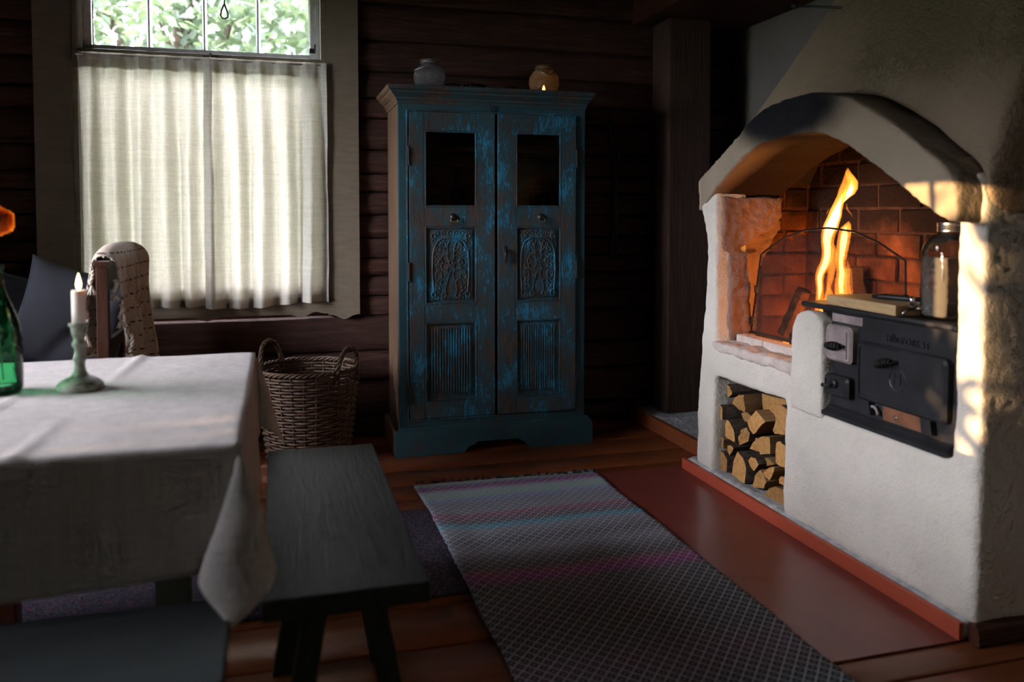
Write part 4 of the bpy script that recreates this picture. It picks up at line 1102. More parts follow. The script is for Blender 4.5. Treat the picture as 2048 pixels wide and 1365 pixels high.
# raised motifs on the glass: sun rays, scrolls, ring
def on_jar(u, v):   # point on the face that looks to the room
    a = math.pi + .12; d = Vector((math.cos(a), math.sin(a), 0)); s = Vector((-d.y, d.x, 0))
    return Vector(JC) + d * .0695 - s * (u) + Vector((0, 0, v))
mb = MB()
for k in range(9):
    a = math.pi * (.15 + .7 * k / 8); mb.tube([on_jar(.022 * math.cos(a), .197 + .010 * math.sin(a)), on_jar(.030 * math.cos(a), .199 + .017 * math.sin(a))], .0016, 4)
for zz, wd in ((.160, .026), (.142, .030), (.110, .028)):
    mb.tube([on_jar(wd * (2 * k / 30 - 1), zz + .004 * math.sin(k * 1.35)) for k in range(31)], .0013, 4)
mb.tube([on_jar(.036 * math.cos(2 * math.pi * k / 36), .135 + .048 * math.sin(2 * math.pi * k / 36)) for k in range(36)], .0012, 4, closed=True)
mb.build('embossing', MT['jar_glass'], jar, smooth=True)

# ------------------------------------------------------------------ hearth slab, floor sheet, baseboard, post, hanging tools
hs = empty('hearth_slab', (2.3, 3.9, 0), 'rough grey concrete slab with rust-red edge board behind the fireplace', 'hearth')
mb = MB(); mb.box(1.985, 2.649, 3.44, 4.42, 0, .066); o = mb.build('slab', MT['concrete'], hs); voxel(o, .014, 2, .005, 14, .004, 50)
mb = MB(); mb.box(1.962, 1.984, 3.44, 4.40, 0.0, .076, .003); mb.build('edge_board', MT['edge_red'], hs)
mb = MB(); mb.box(1.02, 1.799, 1.812, 3.462, .0015, .0055); o = mb.build('floor_plate', MT['floor_sheet']); tag(o, 'red-brown painted metal sheet on the floor before the fireplace', 'floor plate')
prof = [(1.806, 0), (1.770, .002), (1.768, .012), (1.774, .016), (1.770, .020), (1.768, .029), (1.775, .034), (1.772, .038), (1.773, .046), (1.780, .053), (1.806, .055)]
mb = MB(); mb.prism(prof, 1.826, 2.62, 'x'); o = mb.build('baseboard_right', MT['moulding']); tag(o, kind='structure')
mb = MB(); mb.box(2.093, 2.352, 4.18, 4.40, .066, 2.274, .012); o = mb.build('timber_post', MT['post_wood']); tag(o, 'square rough timber post in the corner behind the fireplace', 'post')
me = o.data
for v in me.vertices: pass
tg = empty('fire_tongs', (1.86, 4.38, 1.5), 'long black iron fire tongs hanging on the log wall', 'tongs')
mb = MB(); mb.tube([(1.833, 4.385, 1.80), (1.822, 4.385, 1.70), (1.826, 4.385, 1.60), (1.848, 4.385, 1.52), (1.862, 4.385, 1.47), (1.858, 4.385, 1.30), (1.850, 4.385, 1.08), (1.838, 4.385, .97), (1.834, 4.385, .92)], [.008, .011, .011, .009, .011, .008, .008, .007, .004], 8); mb.build('arm', MT['iron_black'], tg, smooth=True)
mb = MB(); mb.tube([(1.903, 4.39, 1.67), (1.898, 4.39, 1.58), (1.878, 4.39, 1.51), (1.864, 4.39, 1.465), (1.872, 4.39, 1.30), (1.874, 4.39, 1.08), (1.868, 4.39, .99), (1.876, 4.39, .92)], [.006, .007, .008, .010, .008, .008, .006, .004], 8); mb.build('arm', MT['iron_black'], tg, smooth=True)
mb = MB(); mb.lathe((1.863, 4.372, 1.468), [(.013, 0), (.015, .004), (.013, .016)], 12, 'y'); mb.build('rivet', MT['iron_black'], tg)
fk = empty('toasting_fork', (1.845, 4.40, .92), 'small black two-pronged fork hanging behind the tongs', 'fork')
mb = MB(); mb.tube([(1.855, 4.40, 1.10), (1.855, 4.40, .99)], .005, 6); mb.build('shaft', MT['iron_black'], fk)
for dx in (-.018, .0, .018):
    mb = MB(); mb.tube([(1.855, 4.40, .995), (1.855 + dx, 4.40, .975), (1.855 + dx, 4.40, .905)], [.004, .004, .002], 6); mb.build('prong', MT['iron_black'], fk)
rod = empty('damper_rod', (1.97, 2.75, 1.96), 'thin black iron rod with a knob sticking out of the hood', 'rod')
mb = MB(); mb.tube([(1.955, 2.826, 1.997), (2.06, 2.66, 1.957), (2.16, 2.52, 1.93)], .005, 8); mb.build('shaft', MT['iron_black'], rod, smooth=True)
mb = MB(); bm = bmesh.new(); bmesh.ops.create_icosphere(bm, subdivisions=2, radius=.014, matrix=Matrix.Translation((1.952, 2.830, 1.998))); mb.bm(bm); bm.free(); mb.build('knob', MT['iron_black'], rod, smooth=True)

# ================================================================== blue cabinet
cab = empty('cabinet', (1.05, 4.2, 0), 'tall worn teal two-door cabinet with glass panes and carved panels', 'cabinet')
T1, T2, T3 = MT['teal_frame'], MT['teal_door'], MT['teal_cornice']
CY = 4.0
def cbx(name, x0, x1, y0, y1, z0, z1, mat, parent=cab, b=.003):
    mb = MB(); mb.box(x0, x1, y0, y1, z0, z1, b); return mb.build(name, mat, parent)
cbx('side_panel', .567, .592, CY + .018, 4.40, .10, 1.735, MT['cab_side'])
cbx('side_panel', 1.500, 1.525, CY + .018, 4.40, .10, 1.735, MT['cab_side'])
cbx('back_panel', .592, 1.500, 4.385, 4.398, .10, 1.735, MT['cab_inside'])
cbx('floor_board', .592, 1.500, CY + .02, 4.385, .13, .15, MT['cab_inside'])
cbx('top_board', .567, 1.525, CY, 4.40, 1.735, 1.752, MT['cab_side'])
for z in (.62, 1.185, 1.50): cbx('shelf', .592, 1.500, CY + .07, 4.385, z, z + .022, MT['cab_inside'])
cbx('stile', .565, .612, CY - .003, CY + .022, .12, 1.735, T1); cbx('stile', 1.476, 1.527, CY - .003, CY + .022, .12, 1.735, T1)
cbx('top_rail', .612, 1.476, CY - .003, CY + .022, 1.688, 1.735, T1); cbx('bottom_rail', .612, 1.476, CY - .003, CY + .022, .12, .172, T1)
# beaded inner edge of the frame
mb = MB()
for (a, b) in (((.607, CY - .006, .175), (.607, CY - .006, 1.69)), ((1.481, CY - .006, .175), (1.481, CY - .006, 1.69)), ((.607, CY - .006, 1.69), (1.481, CY - .006, 1.69)), ((.607, CY - .006, .170), (1.481, CY - .006, .170))): mb.tube([a, b], .005, 6)
mb.build('bead', T2, cab)
# cornice: moulded ring on three sides
prof = [(0.0, 1.722), (.004, 1.735), (.010, 1.742), (.012, 1.750), (.022, 1.760), (.034, 1.770), (.036, 1.778), (.048, 1.786), (.052, 1.792), (.054, 1.802), (.050, 1.806)]
vs = []; fs = []
for (d, z) in prof:
    vs += [(.562 - d, 4.40, z), (.562 - d, CY - .008 - d, z), (1.528 + d * .6, CY - .008 - d, z), (1.528 + d * .6, 4.40, z)]
for k in range(len(prof) - 1):
    for j in range(3): fs.append((4 * k + j, 4 * k + j + 1, 4 * k + 5 + j, 4 * k + 4 + j))
    fs.append((4 * k + 3, 4 * k, 4 * k + 4, 4 * k + 7))
nn = 4 * (len(prof) - 1); fs.append((nn, nn + 1, nn + 2, nn + 3)); fs.append((3, 2, 1, 0))
mb = MB(); mb.add(vs, fs); o = mb.build('cornice', T3, cab); auto_smooth(o, 20)
o.data.materials.append(MT['cab_side'])
for p in o.data.polygons:
    if p.normal.x < -.5: p.material_index = 1
# plinth with bracket cut-out
def plinth():
    x0, x1 = .540, 1.562; z1 = .128
    L = [(x0, 0), (.880, 0), (.893, .018), (.912, .034), (.938, .040), (.945, .052), (1.165, .052), (1.172, .042), (1.196, .034), (1.212, .016), (1.222, 0), (x1, 0), (x1, z1 - .02), (x1 - .012, z1), (x0 + .012, z1), (x0, z1 - .02)]
    mb = MB(); mb.prism(L, 3.968, 3.992, 'y'); return mb
plinth().build('plinth', T1, cab)
cbx('plinth_side', .540, .562, 3.992, 4.40, 0, .12, MT['cab_side']); cbx('plinth_side', 1.540, 1.562, 3.992, 4.40, 0, .12, MT['cab_side'])
cbx('plinth_cap', .556, 1.545, 3.978, 4.002, .122, .140, T1, b=.006)

def carve(mb, x0, x1, z0, z1, y):
    cx_, cz_ = (x0 + x1) / 2, (z0 + z1) / 2; w, h = (x1 - x0) / 2, (z1 - z0) / 2
    def ring(cx, cz, r, tr=.0035, sy=1.0):
        mb.tube([(cx + r * math.cos(2 * math.pi * k / 14), y, cz + r * sy * math.sin(2 * math.pi * k / 14)) for k in range(14)], tr, 5, closed=True)
    def curve(pts, tr=.0035): mb.tube([(p[0], y, p[1]) for p in resample(pts, 14)], tr, 5)
    # central rosette
    for k in range(6):
        a = math.pi / 6 + k * math.pi / 3; ring(cx_ + .036 * math.cos(a), cz_ + .012 + .036 * math.sin(a), .018, .004)
    ring(cx_, cz_ + .012, .010, .006)
    # stems up and down with buds
    for s in (-1, 1):
        curve([(cx_ + s * .004, cz_ - .03), (cx_ + s * .018, cz_ - h * .45), (cx_ + s * .030, cz_ - h * .72), (cx_ + s * .022, cz_ - h * .9)], .004)
        curve([(cx_ + s * .006, cz_ + .05), (cx_ + s * .03, cz_ + h * .45), (cx_ + s * .045, cz_ + h * .62), (cx_ + s * .03, cz_ + h * .74)], .004)
        ring(cx_ + s * .038, cz_ + h * .60, .015, .0045); ring(cx_ + s * .038, cz_ - h * .52, .014, .0045)
        ring(cx_ + s * .062, cz_ - h * .30, .016, .004, 1.4); ring(cx_ + s * .070, cz_ + h * .16, .017, .004, 1.3); ring(cx_ + s * .060, cz_ - h * .02, .012, .004)
        curve([(cx_ + s * .05, cz_ - h * .85), (cx_ + s * .078, cz_ - h * .6), (cx_ + s * .06, cz_ - h * .4)], .004)
        curve([(cx_ + s * .085, cz_ - h * .8), (cx_ + s * .092, cz_ - h * .2), (cx_ + s * .088, cz_ + h * .4), (cx_ + s * .07, cz_ + h * .68), (cx_ + s * .04, cz_ + h * .80), (cx_, cz_ + h * .78)], .0055)
        for (u, v) in ((.85, .86), (.85, -.86), (.35, -.9), (.62, .46), (.64, -.66), (.5, .1)): ring(cx_ + s * w * u * .95, cz_ + h * v, .011, .005)
        curve([(cx_ + s * .012, cz_ + h * .3), (cx_ + s * .02, cz_ + h * .55), (cx_ + s * .008, cz_ + h * .7)], .004)
    for i in range(7):
        for j in range(9):
            u = -1 + 2 * (i + .5 * (j % 2)) / 6.5; v = -1 + 2 * j / 8
            if abs(u) > .98 or (abs(u) < .55 and abs(v) < .8): continue
            ring(cx_ + w * u * .94, cz_ + h * v * .95, .0085, .0032)
    for s in (-1, 1):
        for q in range(4):
            z_ = cz_ - h * .9 + h * .42 * q; curve([(cx_ + s * w * .55, z_), (cx_ + s * w * .75, z_ + h * .14), (cx_ + s * w * .62, z_ + h * .28), (cx_ + s * w * .5, z_ + h * .18)], .003)
    return mb

def cab_door(x0, x1, hx, glass_x, car_x, dy=0.0):
    d = empty('door', ((x0 + x1) / 2, CY, .178), parent=cab)
    z0, z1 = .178, 1.684; ya, yb = CY - .012 + dy, CY + .012 + dy
    gx0, gx1 = glass_x
    for (a, b, c, e_) in ((x0, gx0, z0, z1), (gx1, x1, z0, z1)): cbx('door_stile', a, b, ya, yb, c, e_, T2, d, .003)
    rails = [(z0, .262), (.656, .742), (1.128, 1.220), (1.597, z1)]
    for (a, b) in rails: cbx('door_rail', gx0, gx1, ya + .0015, yb, a, b, T2, d, .002)
    # glass with a thin glazing bead
    mb = MB(); mb.box(gx0 - .004, gx1 + .004, yb - .008, yb - .005, 1.216, 1.601); mb.build('pane', MT['cabinet_glass'], d)
    for (a, b) in ((1.220, 1.597), (.742, 1.128), (.262, .656)):
        mb = MB(); r = .0055
        for (p, q) in (((gx0 + r, a), (gx0 + r, b)), ((gx1 - r, a), (gx1 - r, b)), ((gx0, a + r), (gx1, a + r)), ((gx0, b - r), (gx1, b - r))): mb.tube([(p[0], ya + .004, p[1]), (q[0], ya + .004, q[1])], r, 6)
        mb.build('panel_moulding', T2, d)
    # carved panel
    cp = cbx('carved_panel', gx0 - .002, gx1 + .002, yb - .008, yb, .738, 1.132, T2, d, 0)
    mb = MB(); mb.box(gx0 + .022, gx1 - .022, yb - .014, yb - .004, .762, 1.108, .004); carve(mb, gx0 + .026, gx1 - .026, .768, 1.102, yb - .0145)
    o = mb.build('carving', T2, cp); auto_smooth(o, 40)
    # reeded panel
    rp = cbx('reeded_panel', gx0 - .002, gx1 + .002, yb - .008, yb, .258, .660, T2, d, 0)
    mb = MB(); n = 15; ww = (gx1 - gx0 - .06) / n
    mb.box(gx0 + .024, gx1 - .024, yb - .011, yb - .003, .284, .634, .003)
    for k in range(n):
        x = gx0 + .03 + ww * (k + .5); mb.tube([(x, yb - .012, .296), (x, yb - .012, .622)], ww * .40, 6)
    o = mb.build('reeds', T2, rp); auto_smooth(o, 50)
    # ring pull
    kx = (gx0 + gx1) / 2 + .008; k = empty('ring_pull', (kx, ya, 1.165), parent=d)
    mb = MB(); mb.lathe((kx, ya + .002, 1.172), [(.017, 0), (.018, -.004), (.012, -.010), (.005, -.016)][::-1], 14, 'y'); mb.build('rose', MT['iron_black'], k, smooth=True)
    mb = MB(); mb.tube([(kx + .004 + .017 * math.sin(2 * math.pi * j / 18), ya - .016, 1.154 + .017 * math.cos(2 * math.pi * j / 18)) for j in range(18)], .0028, 6, closed=True); mb.build('ring', MT['brass'], k, smooth=True)
    for z in (1.47, .905, .300):
        mb = MB(); mb.tube([(hx, ya - .004, z - .045), (hx, ya - .004, z + .045)], .006, 8); mb.box(hx - .007, hx + .007, ya - .002, ya + .002, z - .05, z + .05); mb.build('hinge', MT['iron_black'], d)
    return d
dl = cab_door(.616, 1.046, .613, (.690, .955), None)
dr = cab_door(1.060, 1.472, 1.475, (1.150, 1.394), None, -.008)
mb = MB(); mb.tube([(1.094, CY - .028, 1.012), (1.094, CY - .040, .995), (1.094, CY - .040, .965), (1.096, CY - .032, .942)], [.006, .008, .007, .004], 8); mb.box(1.085, 1.103, CY - .024, CY - .018, .955, 1.03, .002); mb.build('door_handle', MT['iron_black'], dr, smooth=True)
mb = MB(); mb.tube([(1.008, CY - .012, 1.728), (1.014, CY - .020, 1.722), (1.026, CY - .020, 1.706), (1.028, CY - .012, 1.692)], [.004, .006, .006, .004], 6); mb.build('turn_latch', MT['iron_black'], cab, smooth=True)

# inside the cabinet
ol = empty('oil_lamp', (.895, 4.16, 1.207), 'small oil lamp with slim glass chimney behind the left cabinet pane', 'lamp')
mb = MB(); mb.lathe((.895, 4.16, 1.207), [(.034, 0), (.034, .006), (.014, .014), (.012, .05), (.030, .062), (.036, .085), (.030, .108), (.014, .118)], 18); mb.build('font', MT['jar_glass'], ol, smooth=True)
mb = MB(); mb.lathe((.895, 4.16, 1.325), [(.016, 0), (.020, .006), (.016, .014)], 16); mb.build('burner', MT['brass'], ol, smooth=True)
mb = MB(); mb.lathe((.895, 4.16, 1.339), [(.014, 0), (.020, .02), (.013, .045), (.012, .095)], 16, cap=False); mb.build('chimney', MT['tumbler_glass'], ol, smooth=True)
mb = MB(); mb.lathe((.895, 4.16, 1.434), [(.013, 0), (.036, .002), (.036, .004), (.012, .004)], 20); mb.build('shade_plate', MT['zinc'], ol)
GL = empty('drinking_glass', (1.300, 4.13, 1.207), 'clear straight tumbler standing leftmost behind the right cabinet pane', 'glass', 'tumblers in the cabinet')
mb = MB(); mb.lathe((1.300, 4.13, 1.207), [(.028, .001), (.030, .004), (.033, .10)], 20, cap=False); mb.lathe((1.300, 4.13, 1.207), [(.028, .001), (.028, .006)], 20); mb.build('bowl', MT['tumbler_glass'], GL, smooth=True)
for (x, y, lab) in ((1.352, 4.19, 'clear straight tumbler standing furthest back behind the right cabinet pane'), (1.392, 4.12, 'clear straight tumbler standing rightmost behind the right cabinet pane')):
    c = GL.copy(); COL.objects.link(c); c.location = (x, y, 1.207); c['label'] = lab
    for ch in GL.children: k = ch.copy(); COL.objects.link(k); k.parent = c

# on top of the cabinet
ZT = 1.807
def lantern(cx, cy, label, mat, lit):
    e = empty('glass_lantern', (cx, cy, ZT), label, 'lantern', 'round glass lanterns on the cabinet')
    pr_ = [(.046, .000), (.055, .006), (.072, .028), (.080, .056), (.076, .086), (.060, .112), (.044, .124), (.042, .132), (.046, .138), (.046, .146)]
    n = 36; vs = []; fs = []
    P = resample(pr_, 22)
    for i, (r, h) in enumerate(P):
        for k in range(n):
            a = 2 * math.pi * k / n; q = r * (1 + (.018 * math.cos(9 * a) * math.cos(i * 1.25) if 2 < i < 17 else 0)); vs.append((cx + q * math.cos(a), cy + q * math.sin(a), ZT + h))
    for i in range(len(P) - 1):
        for k in range(n): fs.append((i * n + k, i * n + (k + 1) % n, (i + 1) * n + (k + 1) % n, (i + 1) * n + k))
    fs.append(tuple(range(n - 1, -1, -1)))
    mb = MB(); mb.add(vs, fs); mb.build('bowl', mat, e, smooth=True)
    mb = MB(); mb.tube([(cx + .046 * math.cos(2 * math.pi * k / 28), cy + .046 * math.sin(2 * math.pi * k / 28), ZT + .134) for k in range(28)], .0022, 6, closed=True); mb.build('neck_wire', MT['zinc'], e, smooth=True)
    mb = MB(); mb.tube([(cx + .047 * math.cos(a), cy - .02 - .055 * math.sin(a), ZT + .134 - .042 * math.sin(a)) for a in [math.pi * k / 16 for k in range(17)]] if lit else [(cx + (.047 if k == 16 else .0) + (-.085 + .132 * k / 16) * (1 if k < 16 else 0), cy - .05 - .03 * math.sin(math.pi * k / 16), ZT + .086 + .048 * (k / 16) ** 1.2) for k in range(17)], .0024, 6); mb.build('handle', MT['zinc'], e, smooth=True)
    return e
lantern(.738, 4.10, 'round dimpled clear glass lantern with wire handle, unlit, left on cabinet top', MT['lantern_frost'], False)
lantern(1.338, 4.10, 'round amber-glowing glass lantern with a lit tealight, right on cabinet top', MT['lantern_frost_amber'], True)
tl = empty('tealight', (1.332, 4.085, ZT + .002), 'lit tealight glowing inside the right glass lantern', 'candle')
mb = MB(); mb.lathe((1.332, 4.085, ZT + .002), [(.018, 0), (.019, .014), (.017, .014), (.017, .011)], 18); mb.build('cup', MT['zinc'], tl, smooth=False)
mb = MB(); mb.lathe((1.332, 4.085, ZT + .015), [(.002, 0), (.007, .006), (.0075, .012), (.004, .022), (.0008, .030)], 12); mb.build('flame', MT['tealight_flame'], tl, smooth=True)
d = bpy.data.lights.new('tealight_light', 'POINT'); d.energy = .8; d.color = (1, .50, .16); d.shadow_soft_size = .006
o = bpy.data.objects.new('tealight_light', d); COL.objects.link(o); o.parent = tl; o.location = (0, 0, .028)
for (x, r, lab) in ((.872, .040, 'shallow dark glass dish on the cabinet beside the unlit lantern'), (.985, .060, 'wider dark glass dish in the middle of the cabinet top'), (1.180, .030, 'small dark glass cup on the cabinet nearest the glowing lantern')):
    mb = MB(); mb.lathe((x, 4.17, ZT), [(r * .55, 0), (r * .6, .004), (r * .9, .03), (r, .042), (r * .96, .043), (r * .86, .031), (r * .5, .008)], 24)
    o = mb.build('glass_dish', MT['tumbler_glass'], smooth=True); tag(o, lab, 'dish', 'dark dishes on the cabinet')

# ================================================================== curtains on the window
rodz = 1.948
mb = MB(); mb.tube([(-.914, 4.368, rodz), (.248, 4.368, rodz)], .004, 8); o = mb.build('curtain_rod', MT['zinc']); tag(o, 'thin wire rod carrying the linen curtains across the window', 'rod')
def curtain(x0, x1, folds, seed, label, ragged, bottom):
    NX, NZ = 150, 60
    def f(u, v):
        z = rodz + .012 - (rodz + .012 - bottom - .012 * math.sin(u * 5 + seed) * v) * v
        gather = math.exp(-((v - .012) / .02) ** 2)
        ph = u * folds * 2 * math.pi + seed
        amp = .012 + .022 * min(1, v * 2.5)
        y = 4.366 + amp * (math.sin(ph + .7 * math.sin(v * 2 + seed)) + .45 * math.sin(ph * .47 + 1.3 + v)) - .010 * v
        y += .004 * math.sin(u * folds * 17 + seed) * math.exp(-v * 9)
        y += .0035 * fbm(u * 14, v * 10, seed, 3)
        x = x0 + (x1 - x0) * u + .008 * math.sin(ph * .5 + 2) * v + .004 * fbm(u * 6, v * 5, seed + 9, 2)
        if v < .04: y = y * .45 + 4.366 * .55 - .004 * gather
        return (x, y, z)
    e = empty('curtain', ((x0 + x1) / 2, 4.366, bottom), label, 'curtain', 'linen cafe curtains')
    mb = MB(); mb.grid(f, NX, NZ); o = mb.build('cloth', MT['curtain_linen'], e, smooth=True, fix=False)
    # stitched hem at the top (double cloth) and at the bottom
    def hem(u, v): p = f(u, v * .055 + .004); return (p[0], p[1] + .004, p[2])
    mb = MB(); mb.grid(hem, NX, 4); mb.build('rod_pocket', MT['curtain_linen'], e, smooth=True, fix=False)
    def hem2(u, v): p = f(u, 1 - .035 * v); return (p[0], p[1] + .003, p[2])
    mb = MB(); mb.grid(hem2, NX, 3); mb.build('hem', MT['curtain_linen'], e, smooth=True, fix=False)
    return e
curtain(-.905, -.305, 5.5, 1.0, 'left panel of the pale linen cafe curtain', 0, .735)
curtain(-.345, .250, 5.0, 3.4, 'right panel of the pale linen cafe curtain', 1, .722)
sp = empty('window_strap', (-.244, 4.41, 2.168), 'dark looped metal pull hanging before the upper window panes', 'strap')
mb = MB(); mb.tube([(-.240, 4.425, 2.42), (-.242, 4.42, 2.30), (-.243, 4.415, 2.236)], [.003, .003, .004], 6); mb.build('cord', MT['leather'], sp)
LP = [(-.246, 2.235), (-.258, 2.205), (-.262, 2.182), (-.254, 2.168), (-.240, 2.166), (-.228, 2.174), (-.227, 2.192), (-.235, 2.215), (-.242, 2.235)]
mb = MB(); mb.tube([(p[0], 4.412, p[1]) for p in LP], .0045, 6, closed=True); mb.build('loop', MT['iron'], sp, smooth=True)

# ================================================================== table, cloth and what stands on it
TX0, TX1, TY0, TY1, TZ = -1.75, -.078, 1.665, 2.775, .735
tb = empty('dining_table', (-.9, 2.2, 0), 'dining table with dark painted legs hidden under a linen cloth', 'table')
mb = MB(); mb.box(TX0, TX1 - .004, TY0 + .004, TY1 - .004, TZ - .03, TZ, .004); mb.build('tabletop', MT['table_paint'], tb)
mb = MB(); mb.box(TX0 + .08, TX1 - .25, TY0 + .20, TY0 + .225, TZ - .12, TZ - .03); mb.build('apron', MT['table_paint'], tb)
mb = MB(); mb.box(TX0 + .08, TX1 - .25, TY1 - .225, TY1 - .20, TZ - .12, TZ - .03); mb.build('apron', MT['table_paint'], tb)
for (x, y, m_) in ((-.305, 2.57, 'table_paint'), (-1.52, 2.55, 'table_paint'), (-1.52, 1.82, 'table_paint'), (-.62, 1.82, 'table_paint'), (-.76, 2.57, 'red_leg')):
    mb = MB(); mb.box(x - .048, x + .048, y - .03, y + .03, .0135 if y > 2.4 else 0, TZ - .03, .003); mb.build('leg', MT[m_], tb)
tl2 = None
# cloth: flat on the top, hanging at three sides, folding into cones at the corners
D = .262; Z0 = TZ + .003
def cloth(u, v):
    # u: x from the left end out past the right edge, v: y from past the near edge to past the far edge
    sx = (TX0) + (TX1 - TX0 + D) * u; sy = (TY0 - D) + (TY1 - TY0 + 2 * D) * v
    a = max(0, sx - TX1); b = max(0, TY0 - sy); c = max(0, sy - TY1)
    wr = .0022 * fbm(sx * 5, sy * 5, 2, 3)
    # pressed creases
    for cx_ in (-.44, -.62, -1.0):
        wr += .009 * math.exp(-((sx - cx_ - .05 * (sy - 2.2)) / .014) ** 2) * (.5 + .5 * math.sin(sy * 4 + cx_ * 9)) 
    if a == 0 and b == 0 and c == 0: return (sx, sy, Z0 + wr + .0015)
    if a > 0 and (b > 0 or c > 0):
        w = max(b, c); s = -1 if b > 0 else 1
        cor = Vector((TX1, TY0 if b > 0 else TY1, Z0)); r = math.hypot(a, w); th = math.atan2(w, a); al = 4 * th
        if b > 0: h = Vector((.30 * math.sin(al) - .02 * (1 - math.cos(al)), -.20 * (1 - math.cos(al)), 0))
        else: h = Vector((.14 * (1 - math.cos(al)), .22 * -math.sin(al) * -1 * .6, 0))
        d = (h + Vector((0, 0, -1))).normalized()
        rr = r * .88
        p = cor + d * rr
        p += Vector((noise.noise(p * 9), noise.noise(p * 9 + Vector((5, 0, 0))), 0)) * .010 * min(1, r * 6)
        return tuple(p + Vector((.006, s * .006, 0)) * min(1, r * 20))
    if a > 0:
        k = a / D
        return (TX1 + .006 + .014 * k + .010 * k * math.sin(sy * 9), sy, Z0 - a + .004 * (k < .1))
    w = max(b, c); k = w / D; s = -1 if b > 0 else 1
    droop = 1 - .09 * max(0, min(1, (sx + .45) / .36)) if b > 0 else 1
    bow = .012 * k * math.sin(sx * 7 + 1) + .006 * k * math.sin(sx * 17)
    cre = sum(.004 * math.exp(-((sx - c_) / .008) ** 2) for c_ in (-.405, -.60))
    return (sx, (TY0 if b > 0 else TY1) + s * (.006 + .012 * k + bow + cre), Z0 - w * droop)
mb = MB(); mb.grid(cloth, 150, 140); o = mb.build('tablecloth', MT['table_linen'], smooth=True, fix=False)
tag(o, 'crumpled pale linen tablecloth hanging over the dining table', 'tablecloth')
m = o.modifiers.new('t', 'SOLIDIFY'); m.thickness = .0018; m.offset = -1; modified(o)

TS = Z0 + .004
CS = (-.484, 2.29, TS)
cs = empty('candlestick', CS, 'turned wooden candlestick in chalky pale green paint on the table', 'candlestick')
prof = [(.053, 0), (.054, .006), (.053, .014), (.048, .018), (.046, .021), (.036, .027), (.022, .033), (.0155, .042), (.0125, .056), (.012, .068), (.0155, .074), (.016, .078), (.0125, .084), (.0115, .096), (.0125, .104), (.017, .110), (.0175, .116), (.0135, .122), (.013, .128), (.0165, .138), (.0185, .150), (.0195, .158), (.0245, .161), (.0245, .167), (.020, .168), (.0155, .166)]
mb = MB(); mb.lathe(CS, prof, 36); o = mb.build('stick', MT['candlestick_paint'], cs); auto_smooth(o, 35)
cd = empty('candle', (CS[0], CS[1], TS + .166), 'lit white candle burning in the green candlestick', 'candle')
mb = MB(); mb.lathe((CS[0], CS[1], TS + .164), [(.0155, 0), (.0160, .03), (.0162, .082), (.0155, .086), (.013, .085), (.006, .082), (.002, .081)], 24); mb.build('wax', MT['candle_wax'], cd, smooth=True)
mb = MB(); mb.tube([(CS[0], CS[1], TS + .244), (CS[0] + .001, CS[1], TS + .254), (CS[0] + .003, CS[1], TS + .258)], .0011, 5); mb.build('wick', MT['wick'], cd)
mb = MB(); mb.lathe((CS[0] + .001, CS[1], TS + .249), [(.002, 0), (.0062, .008), (.0070, .016), (.0056, .026), (.0030, .036), (.0006, .044)], 16); mb.build('flame', MT['candle_flame'], cd, smooth=True)
d = bpy.data.lights.new('candle_light', 'POINT'); d.energy = .35; d.color = (1, .55, .22); d.shadow_soft_size = .006
o = bpy.data.objects.new('candle_light', d); COL.objects.link(o); o.parent = cd; o.location = (0.001, 0, .10)

BC = (-.668, 2.30, TS)
bt = empty('bottle', BC, 'tall green glass bottle at the left edge of the table', 'bottle')
outer = [(.044, 0), (.050, .004), (.053, .012), (.053, .135), (.051, .158), (.044, .185), (.034, .212), (.024, .238), (.0165, .262), (.0145, .280), (.0145, .298), (.0168, .300), (.0168, .312), (.0150, .314)]
mb = MB(); mb.lathe(BC, outer, 40, cap=False); mb.lathe(BC, [(.044, .0), (.043, .002)], 40); mb.build('glass', MT['green_glass'], bt, smooth=True)
inner = [(.030, .018), (.048, .010), (.0495, .020), (.0495, .134), (.0475, .156), (.0405, .184), (.0305, .211), (.0205, .237), (.0132, .262), (.0112, .300)]
mb = MB(); mb.lathe(BC, inner, 40, cap=False); mb.build('inner_wall', MT['green_glass'], bt, smooth=True)
fl = empty('marigold', (BC[0], BC[1], TS + .02), 'orange marigold on a stem in the green bottle', 'flower')
FC = Vector((-.662, 2.305, 1.168))
mb = MB(); mb.tube([(BC[0] + .01, BC[1], TS + .03), (BC[0] - .002, BC[1], TS + .20), (BC[0] + .002, BC[1], TS + .33), (FC.x - .004, FC.y + .016, FC.z - .012)], .0022, 6); mb.build('stem', MT['stem_green'], fl, smooth=True)
fn_ = Vector((.35, -.90, .22)).normalized(); fu = fn_.orthogonal().normalized(); fv = fn_.cross(fu)
random.seed(2)
pet = []
